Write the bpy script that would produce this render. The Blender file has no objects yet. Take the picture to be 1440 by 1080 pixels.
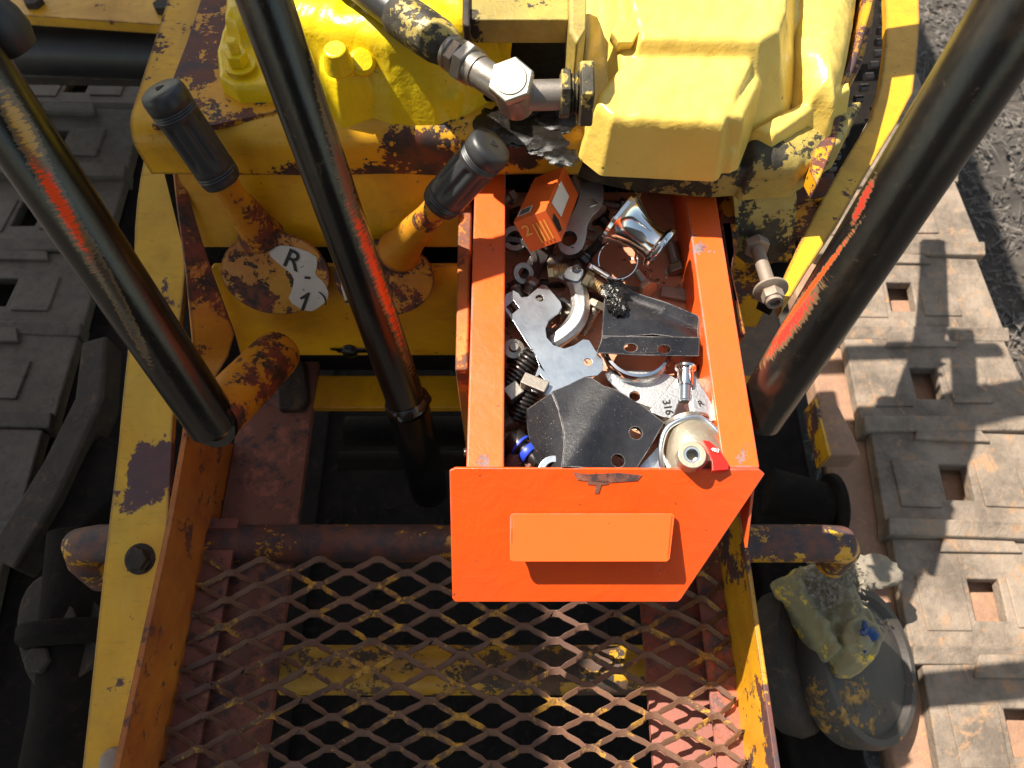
import bpy, math, random
import numpy as np
from mathutils import Vector as V, Matrix
from mathutils.geometry import tessellate_polygon
random.seed(7)
R = math.radians
sc = bpy.context.scene
col = sc.collection
# ------------------------------------------------------------------ camera
FP = 1085.0                                   # focal length in pixels of the 1440 wide photograph
TH = R(62.0)                                  # camera looks 62 degrees down
CAM = V((0, 0, 1.693))
CU = V((0, math.sin(TH), math.cos(TH)))
CF = V((0, math.cos(TH), -math.sin(TH)))
cd = bpy.data.cameras.new('camera'); cam = bpy.data.objects.new('camera', cd); col.objects.link(cam)
cam.location = CAM; cam.rotation_euler = (R(90) - TH, 0, 0)
cd.sensor_width = 9.6; cd.lens = FP / 1440 * 9.6; cd.clip_start = .02; cd.clip_end = 200
cd.dof.use_dof = True; cd.dof.focus_distance = .64; cd.dof.aperture_fstop = 2.8
sc.camera = cam
# ------------------------------------------------------------------ light
LD = V((.57, -.28, -1.0)).normalized()        # the way sunlight travels: from the left and ahead
w = bpy.data.worlds.new('World'); sc.world = w; w.use_nodes = True
nt = w.node_tree; bg = nt.nodes['Background']
sky = nt.nodes.new('ShaderNodeTexSky'); sky.sky_type = 'NISHITA'; sky.sun_disc = False
sky.sun_elevation = math.asin(-LD.z); sky.sun_rotation = math.atan2(-LD.x, -LD.y)
tint = nt.nodes.new('ShaderNodeMix'); tint.data_type = 'RGBA'; tint.blend_type = 'MULTIPLY'; tint.inputs[0].default_value = 1; tint.inputs[7].default_value = (1.15, 1, .76, 1)   # the camera's daylight white balance
nt.links.new(sky.outputs[0], tint.inputs[6]); nt.links.new(tint.outputs[2], bg.inputs[0]); bg.inputs[1].default_value = .105
sd = bpy.data.lights.new('sun', 'SUN'); sd.energy = 4.6; sd.angle = R(.55); sd.color = (1, .93, .81)
so = bpy.data.objects.new('sun', sd); col.objects.link(so); so.location = (-3, -1, 4)
so.rotation_euler = LD.to_track_quat('-Z', 'Y').to_euler()
sc.view_settings.view_transform = 'Standard'; sc.view_settings.look = 'None'
sc.view_settings.exposure = 1.28; sc.view_settings.gamma = 1
# ------------------------------------------------------------------ where a picture point lies on a surface
def ray(px, py): return CF + V((1, 0, 0)) * ((px - 720) / FP) + CU * ((540 - py) / FP)
def U(px, py, Z): return CAM + ray(px, py) * Z
def Hz(z):
    def f(px, py):
        r = ray(px, py); return CAM + r * ((z - CAM.z) / r.z)
    return f
def H(px, py, z): return Hz(z)(px, py)
def PL(p0, n):
    n = V(n).normalized(); p0 = V(p0)
    def f(px, py):
        r = ray(px, py); return CAM + r * ((p0 - CAM).dot(n) / r.dot(n))
    f.n = n; return f
def PL3(a, b, c): return PL(a, (b - a).cross(c - a))
X, Y, Z = V((1, 0, 0)), V((0, 1, 0)), V((0, 0, 1))
# ------------------------------------------------------------------ materials
class NT:
    def __init__(s, name):
        s.m = bpy.data.materials.new(name); s.m.use_nodes = True; s.t = s.m.node_tree
        s.b = s.t.nodes['Principled BSDF']
        tc = s.n('ShaderNodeTexCoord'); oi = s.n('ShaderNodeObjectInfo')
        mul = s.n('ShaderNodeMath'); mul.operation = 'MULTIPLY'; mul.inputs[1].default_value = 7.3
        s.l(oi.outputs['Random'], mul.inputs[0])
        ad = s.n('ShaderNodeVectorMath'); ad.operation = 'ADD'
        s.l(tc.outputs['Object'], ad.inputs[0]); s.l(mul.outputs[0], ad.inputs[1]); s.co = ad.outputs[0]
    def n(s, t): return s.t.nodes.new(t)
    def l(s, a, b): s.t.links.new(a, b)
    def noise(s, scale, detail=6, rough=.6, co=None, dist=0):
        n = s.n('ShaderNodeTexNoise'); n.inputs['Scale'].default_value = scale; n.inputs['Detail'].default_value = detail
        n.inputs['Roughness'].default_value = rough; n.inputs['Distortion'].default_value = dist
        s.l(co or s.co, n.inputs['Vector']); return n.outputs[0]
    def math(s, op, a, b=None, clamp=False):
        n = s.n('ShaderNodeMath'); n.operation = op; n.use_clamp = clamp
        for i, q in enumerate((a, b)):
            if q is None: continue
            if isinstance(q, (int, float)): n.inputs[i].default_value = q
            else: s.l(q, n.inputs[i])
        return n.outputs[0]
    def step(s, a, lo, hi):
        n = s.n('ShaderNodeMapRange'); s.l(a, n.inputs[0]); n.inputs[1].default_value = lo; n.inputs[2].default_value = hi
        return n.outputs[0]
    def mix(s, f, a, b):
        n = s.n('ShaderNodeMix'); n.data_type = 'RGBA'
        if isinstance(f, (int, float)): n.inputs[0].default_value = f
        else: s.l(f, n.inputs[0])
        for i, q in ((6, a), (7, b)):
            if isinstance(q, (tuple, list)): n.inputs[i].default_value = (*q[:3], 1)
            else: s.l(q, n.inputs[i])
        return n.outputs[2]
    def mixf(s, f, a, b):
        n = s.n('ShaderNodeMapRange'); s.l(f, n.inputs[0]); n.inputs[3].default_value = a; n.inputs[4].default_value = b
        return n.outputs[0]
    def bump(s, h, strength, dist=.001, prev=None):
        n = s.n('ShaderNodeBump'); n.inputs['Strength'].default_value = strength; n.inputs['Distance'].default_value = dist
        s.l(h, n.inputs['Height'])
        if prev is not None: s.l(prev, n.inputs['Normal'])
        return n.outputs[0]
    def edge(s, rad, lo=.9, hi=.99):
        bv = s.n('ShaderNodeBevel'); bv.samples = 3; bv.inputs[0].default_value = rad
        g = s.n('ShaderNodeNewGeometry'); d = s.n('ShaderNodeVectorMath'); d.operation = 'DOT_PRODUCT'
        s.l(bv.outputs[0], d.inputs[0]); s.l(g.outputs['True Normal'], d.inputs[1])
        return s.step(d.outputs['Value'], hi, lo)
    def out(s, c=None, r=None, m=None, nrm=None, spec=None):
        for k, q in (('Base Color', c), ('Roughness', r), ('Metallic', m), ('Normal', nrm), ('Specular IOR Level', spec)):
            if q is None: continue
            if isinstance(q, (int, float)): s.b.inputs[k].default_value = q
            elif isinstance(q, (tuple, list)): s.b.inputs[k].default_value = (*q[:3], 1)
            else: s.l(q, s.b.inputs[k])
        return s.m

def paint(name, base, base2, under=(.03, .022, .02), under2=(.11, .03, .015), amount=.36, scale=28, patch=6, rough=.38,
          grime=.35, grimec=(.05, .03, .012), bump=.3, bscale=220, edge=.0, edgec=(.07, .045, .035), lump=0, metal=0, spots_at=()):
    q = NT(name)
    A = q.noise(scale, 11, .74); P = q.noise(patch, 3, .5); F = q.noise(scale * 7, 4, .6)
    v = q.math('ADD', q.math('MULTIPLY', A, .7), q.math('MULTIPLY', P, .5))
    v = q.math('ADD', v, q.math('MULTIPLY', F, .15))
    if edge > 0:
        e = q.edge(edge); v = q.math('SUBTRACT', v, q.math('MULTIPLY', e, .20))
    for (sx, sy, sz, sr, sg) in spots_at:                      # places where the wear is heaviest
        ge = q.n('ShaderNodeNewGeometry'); di = q.n('ShaderNodeVectorMath'); di.operation = 'DISTANCE'; q.l(ge.outputs['Position'], di.inputs[0]); di.inputs[1].default_value = (sx, sy, sz)
        v = q.math('SUBTRACT', v, q.math('MULTIPLY', q.step(di.outputs['Value'], sr, sr*.3), sg))
    t = .415 + amount * .5
    chip = q.step(v, t + .012, t)                              # 1 where paint is gone
    G = q.noise(9, 6, .65, dist=.6); g = q.math('MULTIPLY', q.step(G, .42, .75), grime)
    c = q.mix(q.step(q.noise(11, 7, .7), .3, .7), base, base2)
    sm = q.n('ShaderNodeMapping'); sm.inputs['Scale'].default_value = (1, 5, 5); sm.inputs['Rotation'].default_value = (.4, .3, .6); q.l(q.co, sm.inputs[0])
    c = q.mix(q.math('MULTIPLY', q.step(q.noise(30, 8, .8, co=sm.outputs[0]), .56, .74), min(1, grime*1.1)), c, grimec)
    c = q.mix(g, c, grimec)
    spots = q.step(q.noise(150, 3, .6), .70, .74); c = q.mix(q.math('MULTIPLY', spots, .75), c, (.05, .03, .015))
    u = q.mix(q.step(q.noise(45, 6, .7), .42, .6), under, under2)
    c = q.mix(chip, c, u)
    r = q.math('ADD', q.mixf(chip, rough, .62), q.math('MULTIPLY', g, .5))
    h = q.math('SUBTRACT', 1.0, chip)
    nn = q.bump(h, .55, .0005)
    nn = q.bump(q.noise(bscale, 5, .6), bump, .0008, nn)
    if lump: nn = q.bump(q.noise(38, 4, .55, dist=.5), lump, .004, nn)
    return q.out(c, r, metal, nn)

def metal(name, c1, c2, rough=.3, met=1, bump=.15, bscale=300, dirt=.0, dirtc=(.08, .045, .02), var=30):
    q = NT(name)
    c = q.mix(q.noise(var, 6, .6), c1, c2)
    d = q.math('MULTIPLY', q.step(q.noise(22, 8, .7), .45, .62), dirt)
    c = q.mix(d, c, dirtc)
    m = q.math('SUBTRACT', met, q.math('MULTIPLY', d, met * .9))
    r = q.math('ADD', q.mixf(q.noise(60, 5, .6), rough * .75, rough * 1.3), q.math('MULTIPLY', d, .35))
    return q.out(c, r, m, q.bump(q.noise(bscale, 4, .6), bump, .0006))

def blackgloss(name, c=(.006, .006, .006), rough=.1, dust=.0, bump=.22, speck=.0):
    q = NT(name)
    mp = q.n('ShaderNodeMapping'); mp.inputs['Scale'].default_value = (1, 1, .35); q.l(q.co, mp.inputs[0])
    n1 = q.noise(330, 6, .8, co=mp.outputs[0]); n2 = q.noise(34, 5, .6, co=mp.outputs[0])
    cc = q.mix(q.math('MULTIPLY', q.step(n2, .5, .8), .35), c, (.05, .035, .025))
    rr = q.mixf(q.noise(26, 6, .65), rough * .5, rough * 2.4)
    if speck:
        s1 = q.step(q.noise(950, 2, .5), .69, .73); s2 = q.step(q.noise(12, 3, .5), .42, .6)
        s1 = q.math('MULTIPLY', q.math('MULTIPLY', s1, s2), speck)
        cc = q.mix(s1, cc, (.5, .5, .5))
        d2 = q.math('MULTIPLY', q.step(q.noise(16, 6, .7), .4, .75), .25 * speck); cc = q.mix(d2, cc, (.16, .15, .16))
    if speck: cc = q.mix(q.math('MULTIPLY', q.math('MULTIPLY', q.edge(.0012), q.step(q.noise(60, 5, .7), .35, .6)), .8), cc, (.42, .38, .36))
    nn = q.bump(n1, bump, .0005); nn = q.bump(n2, .25, .001, nn)
    return q.out(cc, rr, 0, nn)

def worn_reflect_black(name, streaks):
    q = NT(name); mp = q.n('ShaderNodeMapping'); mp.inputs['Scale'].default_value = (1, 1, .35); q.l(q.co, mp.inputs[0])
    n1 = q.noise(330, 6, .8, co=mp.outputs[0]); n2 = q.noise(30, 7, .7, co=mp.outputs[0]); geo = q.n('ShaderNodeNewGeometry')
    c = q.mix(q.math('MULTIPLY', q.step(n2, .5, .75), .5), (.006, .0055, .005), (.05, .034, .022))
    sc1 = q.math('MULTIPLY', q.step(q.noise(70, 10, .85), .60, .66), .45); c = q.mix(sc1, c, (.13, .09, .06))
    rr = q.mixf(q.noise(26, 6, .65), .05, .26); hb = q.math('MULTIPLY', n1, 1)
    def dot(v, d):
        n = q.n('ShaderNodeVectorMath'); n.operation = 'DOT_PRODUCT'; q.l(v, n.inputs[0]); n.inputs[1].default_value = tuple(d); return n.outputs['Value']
    for (p0, p1, wd, cc, grow) in streaks:                     # rubbed-through scuffs, plus red streaks painting the drawer's reflection
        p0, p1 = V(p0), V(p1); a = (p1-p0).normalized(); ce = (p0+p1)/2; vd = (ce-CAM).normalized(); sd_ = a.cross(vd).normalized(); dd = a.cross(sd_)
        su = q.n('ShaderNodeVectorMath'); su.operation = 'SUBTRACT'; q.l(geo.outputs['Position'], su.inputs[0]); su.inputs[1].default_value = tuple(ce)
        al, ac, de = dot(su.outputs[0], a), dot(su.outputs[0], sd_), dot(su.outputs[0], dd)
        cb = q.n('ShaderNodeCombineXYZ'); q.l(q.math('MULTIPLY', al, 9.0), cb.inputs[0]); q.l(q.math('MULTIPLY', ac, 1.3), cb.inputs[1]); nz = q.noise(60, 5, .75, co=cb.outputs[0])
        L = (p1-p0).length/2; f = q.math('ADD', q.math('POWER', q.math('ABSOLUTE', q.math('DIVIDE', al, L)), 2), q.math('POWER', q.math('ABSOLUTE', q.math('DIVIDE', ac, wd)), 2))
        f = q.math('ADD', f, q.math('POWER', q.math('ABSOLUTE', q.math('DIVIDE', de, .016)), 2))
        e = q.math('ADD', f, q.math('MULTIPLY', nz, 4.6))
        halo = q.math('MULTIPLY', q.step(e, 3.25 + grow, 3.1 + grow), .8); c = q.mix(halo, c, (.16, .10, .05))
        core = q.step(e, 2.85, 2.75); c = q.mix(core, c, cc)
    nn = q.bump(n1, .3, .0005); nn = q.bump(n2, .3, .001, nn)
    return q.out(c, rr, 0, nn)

def rough_dirt(name, c1, c2, c3, scale=20, lump=.6, rough=.9, fine=160):
    q = NT(name)
    c = q.mix(q.step(q.noise(scale, 8, .7), .38, .62), c1, c2)
    c = q.mix(q.step(q.noise(scale * 2.3, 6, .7, dist=.8), .55, .68), c, c3)
    nn = q.bump(q.noise(scale * 2, 7, .7), lump, .006); nn = q.bump(q.noise(fine, 5, .7), .5, .0015, nn)
    return q.out(c, rough, 0, nn)

M = {}
YL, YL2 = (.76, .42, .02), (.64, .30, .012)
def S(px, py, z, r, g): p = H(px, py, z); return (p.x, p.y, p.z, r, g)
M['yellow'] = paint('worn yellow paint', YL, YL2, amount=.30, scale=34, rough=.36, grime=.5, edge=.005, spots_at=[S(600, 215, 1.19, .05, .12), S(560, 200, 1.2, .03, .10), S(380, 160, 1.21, .06, .06), S(420, 235, 1.165, .03, .1), S(520, 238, 1.165, .04, .10), S(745, 200, 1.2, .05, .16)])
M['yellow_clean'] = paint('yellow panel paint', (.80, .43, .006), (.60, .25, .004), amount=.255, scale=40, patch=9, rough=.33, grime=.45, grimec=(.18, .07, .01), edge=.002)
M['yellow_heavy'] = paint('badly chipped yellow paint', (.74, .38, .01), (.55, .22, .006), under=(.05, .03, .035), under2=(.13, .035, .02), amount=.47, scale=34, patch=9, rough=.34, grime=.35, edge=.003)
M['yellow_bar'] = paint('yellow bar paint over purple primer', (.80, .50, .07), (.74, .38, .02), under=(.10, .055, .06), under2=(.13, .06, .06), amount=.25, scale=22, patch=7, rough=.4, grime=.4, edge=.005, spots_at=[S(150, 860, .94, .03, .06), S(230, 420, 1.02, .03, .05), S(205, 300, 1.05, .04, .05), S(205, 670, .97, .05, .16), S(230, 660, .97, .04, .14), S(225, 745, .96, .03, .1), S(180, 700, .96, .035, .12), S(185, 620, .98, .025, .10), S(165, 760, .95, .03, .07), S(140, 1000, .91, .03, .04)])
M['lemon'] = paint('fresh lemon yellow paint on rough casting', (.80, .60, .006), (.74, .46, .005), amount=.05, rough=.3, grime=.18, bump=.8, bscale=150, lump=.4)
M['pipe'] = paint('dark pipe with yellow paint remains', (.70, .38, .01), (.5, .2, .01), under=(.05, .035, .04), under2=(.14, .05, .03), amount=.60, scale=36, patch=8, rough=.28, grime=.3)
M['pipe_worn'] = paint('worn yellow pipe paint dimmed for shade', (.55, .32, .02), (.38, .18, .012), under=(.04, .03, .025), under2=(.10, .05, .03), amount=.50, scale=40, patch=12, rough=.45, grime=.5)  # base colour dimmed to paint in the shade under the mesh
M['cream'] = paint('pale yellow paint on rough casting', (.78, .57, .13), (.70, .47, .08), amount=.03, rough=.3, grime=.12, grimec=(.30, .2, .05), bump=.9, bscale=110, lump=.3)
M['cream_dirty'] = paint('oily pale yellow casting', (.50, .36, .08), (.30, .22, .05), under=(.02, .016, .01), under2=(.05, .04, .02), amount=.45, rough=.4, grime=.7, grimec=(.04, .035, .015), bump=.6, lump=.5)
M['orange'] = paint('orange enamel', (.80, .115, .012), (.76, .095, .010), under=(.22, .16, .16), under2=(.16, .06, .05), amount=.175, scale=32, patch=12, rough=.34, grime=.22, grimec=(.30, .06, .03), bump=.12, bscale=90, edge=.0026, lump=.25, spots_at=[S(1040, 610, 1.15, .03, .10), S(1045, 650, 1.15, .02, .14), S(680, 648, 1.15, .012, .14), S(676, 420, 1.15, .02, .05), S(980, 350, 1.15, .03, .07), S(985, 405, 1.15, .015, .1)])
M['orange_front'] = paint('drawer front enamel deepened for slant light', (.80, .085, .008), (.77, .075, .007), under=(.2, .14, .13), under2=(.1, .05, .04), amount=.10, scale=30, patch=12, rough=.34, grime=.22, grimec=(.32, .045, .02), bump=.10, bscale=90, edge=.0022, lump=.3)  # deeper copy of the orange enamel, its slanting light put into the colour
M['orange_handle'] = paint('orange enamel lightened for sun', (.80, .112, .018), (.78, .10, .016), under=(.2, .14, .13), under2=(.1, .05, .04), amount=.11, scale=30, patch=12, rough=.3, grime=.03, bump=.08, bscale=90, edge=.001)  # lighter copy of the enamel, the handle's sunlit tilt put into the colour
M['orange_floor'] = paint('dusty orange drawer floor', (.55, .25, .14), (.50, .19, .10), under=(.25, .14, .10), under2=(.15, .06, .03), amount=.26, scale=40, rough=.5, grime=.3, grimec=(.25, .12, .07))
M['rustorange'] = paint('rusty orange paint', (.58, .20, .02), (.36, .07, .012), under=(.09, .035, .02), under2=(.2, .06, .02), amount=.42, scale=30, rough=.45, grime=.45, grimec=(.09, .03, .012), edge=.002)
M['goldorange'] = paint('amber paint with worn rims', (.66, .30, .012), (.50, .12, .01), under=(.035, .02, .012), under2=(.22, .04, .015), amount=.47, scale=42, patch=14, spots_at=[S(545, 378, 1.0, .03, .10), S(350, 400, 1.0, .03, .06)], rough=.34, grime=.3, edge=.005)
M['disc'] = paint('worn disc paint over black', (.62, .32, .015), (.42, .12, .015), under=(.012, .01, .009), under2=(.16, .035, .015), amount=.50, scale=48, patch=16, rough=.36, grime=.35, edge=.003, spots_at=[S(360, 405, 1.05, .035, .10), S(350, 420, 1.05, .03, .08), S(545, 360, 1.06, .03, .08)])
M['rust'] = paint('rusty brown steel', (.15, .075, .05), (.24, .06, .035), under=(.06, .035, .035), under2=(.30, .10, .06), amount=.48, scale=24, rough=.6, grime=.4, grimec=(.05, .035, .03), bump=.5, bscale=160)
M['rustpink'] = paint('pink brown worn steel', (.34, .10, .06), (.22, .09, .075), under=(.12, .075, .07), under2=(.50, .10, .04), amount=.50, scale=34, rough=.6, grime=.3, grimec=(.12, .08, .07), bump=.4)
M['mesh'] = paint('rusty expanded metal with traces of yellow', (.20, .095, .05), (.10, .052, .04), under=(.11, .06, .045), under2=(.55, .28, .03), amount=.42, scale=30, patch=14, rough=.5, grime=.3, grimec=(.07, .04, .03), bump=.4)
M['gloss'] = blackgloss('glossy black enamel', rough=.09, bump=.3)
M['rubber'] = blackgloss('moulded black rubber', (.024, .024, .026), .3, bump=.2)
M['hose'] = blackgloss('black hydraulic hose', (.012, .012, .014), .3)
M['blackpart'] = blackgloss('black coated steel with dust specks', (.009, .009, .011), .19, bump=.45, speck=.6)
M['blacksteel'] = metal('oily black steel', (.05, .045, .045), (.10, .085, .08), .3, .8, .3)
M['hole'] = rough_dirt('near-black hole and stamp fill', (.006, .005, .005), (.012, .01, .009), (.02, .015, .01), 60, .3)  # flat near-black discs and letters in place of cut holes and stamps
M['zinc'] = metal('zinc plated steel', (.58, .62, .66), (.42, .47, .53), .34, 1, .12, dirt=.08)
M['cast'] = metal('sand cast stainless steel', (.56, .55, .54), (.40, .39, .39), .42, 1, .5, 420)
M['chrome'] = metal('polished stainless steel', (.82, .82, .82), (.74, .74, .75), .11, 1, .03)
M['steel'] = metal('greasy bare steel', (.40, .36, .31), (.26, .23, .20), .36, .9, .35, dirt=.3)
M['nickel'] = metal('brushed hex steel', (.46, .42, .33), (.36, .32, .25), .4, 1, .3, 150)
M['brassy'] = metal('yellow zinc thread', (.72, .56, .32), (.55, .40, .2), .36, .9, .3, dirt=.1)
M['oldsteel'] = metal('dusty old steel', (.34, .28, .23), (.25, .19, .15), .55, .5, .5, dirt=.5, dirtc=(.22, .16, .11))
M['pewter'] = metal('weathered pale brass', (.50, .44, .33), (.36, .31, .24), .42, .8, .5, dirt=.35, dirtc=(.30, .20, .12))
M['red'] = blackgloss('red enamel', (.70, .02, .012), .2, bump=.2)
M['blue'] = blackgloss('blue plastic ring', (.02, .05, .5), .3)
M['bluepaint'] = blackgloss('wet blue paint', (.0, .03, .14), .05, bump=.6)
M['card'] = paint('orange printed carton', (.62, .10, .012), (.56, .085, .012), amount=-.1, rough=.5, grime=.05, bump=.05)
M['ink_orange'] = paint('pale orange print', (.75, .33, .05), (.7, .3, .05), amount=-.2, rough=.5, grime=0, bump=0)
M['white'] = paint('white print', (.72, .70, .66), (.64, .62, .58), amount=.02, rough=.5, grime=.1, bump=0)
M['label'] = paint('scuffed white enamel on the disc', (.62, .57, .50), (.52, .45, .38), under=(.05, .03, .02), amount=.14, scale=50, rough=.35, grime=.25, bump=.1)
M['ink'] = paint('black print', (.012, .01, .01), (.02, .015, .01), amount=-.2, rough=.45, grime=0, bump=0)
M['grease'] = blackgloss('black grease', (.008, .007, .006), .14, bump=.9)
M['track_dark'] = rough_dirt('track steel darkened for left shade', (.055, .042, .030), (.085, .067, .05), (.03, .021, .015), 26, .35, .62)  # darker copy of the right track's steel, shade put into the colour
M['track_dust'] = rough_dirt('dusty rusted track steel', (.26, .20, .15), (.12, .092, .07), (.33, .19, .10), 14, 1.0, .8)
M['mud'] = rough_dirt('dried orange mud', (.33, .19, .12), (.26, .15, .10), (.40, .22, .10), 30, .5)
M['sand'] = rough_dirt('sandy mud in the shoe hole', (.5, .3, .1), (.4, .25, .13), (.5, .33, .15), 30, .5)
M['ochre'] = paint('ochre painted pitted casting', (.27, .24, .13), (.19, .165, .10), under=(.26, .22, .16), under2=(.85, .55, .02), amount=.48, scale=40, rough=.6, grime=.3, grimec=(.2, .17, .12), bump=.9, bscale=120, lump=.6)
M['dark'] = rough_dirt('oily black dirt and painted shade', (.005, .0035, .003), (.010, .0065, .005), (.02, .012, .008), 30, .5, .9)  # real grease on some parts, painted shade in the gaps and cavities
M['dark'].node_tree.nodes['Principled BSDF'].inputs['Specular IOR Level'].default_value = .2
M['darkbrown'] = rough_dirt('oily brown dirt on steel', (.032, .019, .011), (.016, .011, .008), (.08, .04, .014), 22, .5, .7)
M['soil'] = rough_dirt('dark soil', (.03, .025, .022), (.06, .05, .042), (.11, .085, .065), 9, .7, .95, 70)
M['litter'] = rough_dirt('dry grey bark and leaves', (.07, .06, .052), (.14, .12, .105), (.035, .03, .026), 8, .3, .85)
M['roller'] = paint('oily grey roller', (.035, .03, .027), (.06, .05, .043), under=(.03, .026, .024), under2=(.4, .2, .03), amount=.36, scale=26, rough=.55, grime=.2, bump=.6)
M['stone'] = rough_dirt('grey brown stone', (.24, .20, .15), (.18, .15, .12), (.3, .24, .18), 14, .5, .9)
# ------------------------------------------------------------------ geometry
def frame(axis, up=None):
    a = V(axis).normalized(); u = V(up) if up is not None else (Z if abs(a.z) < .9 else X)
    b = (u - a * u.dot(a)).normalized(); return a, b, a.cross(b)
class B:
    def __init__(s): s.v = []; s.f = []
    def add(s, vs, fs):
        o = len(s.v); s.v += [V(p) for p in vs]; s.f += [tuple(i + o for i in f) for f in fs]; return s
    def prism(s, loops, vec):
        """loops: list of 3-D loops (outer first, then holes), extruded by vec"""
        vec = V(vec); loops = [[V(p) for p in l] for l in loops]
        flat = [p for l in loops for p in l]; n = len(flat)
        tris = tessellate_polygon(loops) if len(loops) > 1 or n > 4 else [tuple(range(n))]
        nrm = V((0, 0, 0))
        o = loops[0]
        for i in range(len(o)): nrm += o[i].cross(o[(i + 1) % len(o)])
        fs = []
        for t in tris:
            a, b, c = [flat[i] for i in t[:3]]
            nn = (b - a).cross(c - a)
            t = tuple(t) if nn.dot(vec) < 0 else tuple(reversed(t))
            fs.append(t); fs.append(tuple(i + n for i in reversed(t)))
        k = 0
        for li, l in enumerate(loops):
            m = len(l); nr = V((0, 0, 0))
            for i in range(m): nr += l[i].cross(l[(i + 1) % m])
            flip = (nr.dot(vec) > 0) ^ (li > 0)
            for i in range(m):
                j = (i + 1) % m; f = (k + i, k + j, k + j + n, k + i + n)
                fs.append(f if flip else tuple(reversed(f)))
            k += m
        return s.add(flat + [p + vec for p in flat], fs)
    def box(s, c, sx, sy, sz, ax=None):
        c = V(c); A = ax or (X, Y, Z)
        p = [c - A[0]*sx/2 - A[1]*sy/2 - A[2]*sz/2, c + A[0]*sx/2 - A[1]*sy/2 - A[2]*sz/2, c + A[0]*sx/2 + A[1]*sy/2 - A[2]*sz/2, c - A[0]*sx/2 + A[1]*sy/2 - A[2]*sz/2]
        return s.prism([p], A[2] * sz)
    def tube(s, pts, rad, n=20, cap=True, wob=0):
        pts = [V(p) for p in pts]; m = len(pts)
        if not isinstance(rad, (list, tuple)): rad = [rad] * m
        vs = []; b = None
        for i, p in enumerate(pts):
            d = (pts[min(i+1, m-1)] - pts[max(i-1, 0)]).normalized()
            b = (b - d * b.dot(d)).normalized() if b is not None else frame(d)[1]
            c = d.cross(b)
            for k in range(n):
                a = 2*math.pi*k/n; r = rad[i] * (1 + (random.uniform(-wob, wob) if wob else 0))
                vs.append(p + b*math.cos(a)*r + c*math.sin(a)*r)
        fs = []
        for i in range(m-1):
            for k in range(n):
                k2 = (k+1) % n; fs.append((i*n+k, i*n+k2, (i+1)*n+k2, (i+1)*n+k))
        if cap: fs.append(tuple(reversed(range(n)))); fs.append(tuple((m-1)*n + k for k in range(n)))
        return s.add(vs, fs)
    def lathe(s, o, axis, prof, n=32, fn=None, cap=True, up=None):
        o = V(o); a, b, c = frame(axis, up); vs = []
        for i, (r, h) in enumerate(prof):
            for k in range(n):
                t = 2*math.pi*k/n; rr = r * (fn(t, i) if fn else 1)
                vs.append(o + a*h + b*math.cos(t)*rr + c*math.sin(t)*rr)
        fs = []; m = len(prof)
        for i in range(m-1):
            for k in range(n):
                k2 = (k+1) % n; fs.append((i*n+k, i*n+k2, (i+1)*n+k2, (i+1)*n+k))
        if cap: fs.append(tuple(reversed(range(n)))); fs.append(tuple((m-1)*n + k for k in range(n)))
        return s.add(vs, fs)
    def hexa(s, o, axis, af, h, up=None, hole=0):
        r = af / 1.732
        if hole: return s.ring(o, axis, hole, r, h, 6, up)
        return s.lathe(o, axis, [(r*.93, 0), (r, h*.1), (r, h*.9), (r*.93, h)], 6, up=up)
    def ring(s, o, axis, ri, ro, h, n=40, up=None, a0=0, a1=360):
        o = V(o); a, b, c = frame(axis, up); prof = [(ri, 0), (ro, 0), (ro, h), (ri, h)]; full = a1 - a0 >= 360; m = n if full else n + 1
        vs = []
        for k in range(m):
            t = R(a0 + (a1 - a0) * k / n); e = b*math.cos(t) + c*math.sin(t)
            for r, hh in prof: vs.append(o + a*hh + e*r)
        fs = []
        for k in range(n):
            k2 = (k+1) % m
            for i in range(4): fs.append((k*4+i, k*4+(i+1) % 4, k2*4+(i+1) % 4, k2*4+i))
        if not full: fs.append((0, 3, 2, 1)); fs.append(tuple((m-1)*4+i for i in range(4)))
        return s.add(vs, fs)
    def thread(s, o, axis, r, L, pitch=.0016, n=18, up=None):
        k = int(L / pitch * 2); prof = []
        for i in range(k + 1): prof.append((r * (1 if i % 2 else .84), L * i / k))
        prof[0] = (r*.8, 0); prof[-1] = (r*.8, L)
        return s.lathe(o, axis, prof, n, up=up)
    def blob(s, c, rx, ry, rz, seed=0, amp=.2, n=20, sc_=1.5):
        rnd = np.random.RandomState(seed); ph = rnd.rand(6, 4) * 6.28; vs = []; m = n // 2
        for i in range(m + 1):
            th = math.pi * i / m
            for k in range(n):
                t = 2*math.pi*k/n; d = V((math.sin(th)*math.cos(t), math.sin(th)*math.sin(t), math.cos(th))); q = 1
                for j in range(6): q += amp/3 * math.sin((j*.6+1.2)*sc_*(d.x*math.cos(ph[j,0])+d.y*math.sin(ph[j,0])+d.z*math.cos(ph[j,1]))*1.7+ph[j,2])
                vs.append(V(c) + V((d.x*rx*q, d.y*ry*q, d.z*rz*q)))
        fs = []
        for i in range(m):
            for k in range(n):
                k2 = (k+1) % n; fs.append((i*n+k, (i+1)*n+k, (i+1)*n+k2, i*n+k2))
        return s.add(vs, fs)
    def build(s, name, mat, parent=None, bevel=0, seg=2, ang=35, label=None, sub=0):
        org = parent['_o'] if parent is not None else None
        o3 = V(org) if org is not None else V((sum(p.x for p in s.v)/len(s.v), sum(p.y for p in s.v)/len(s.v), min(p.z for p in s.v)))
        me = bpy.data.meshes.new(name); me.from_pydata([tuple(p - o3) for p in s.v], [], s.f); me.update()
        import bmesh
        bm = bmesh.new(); bm.from_mesh(me); bmesh.ops.remove_doubles(bm, verts=bm.verts, dist=1e-6); bmesh.ops.recalc_face_normals(bm, faces=bm.faces); bm.to_mesh(me); bm.free()
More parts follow.
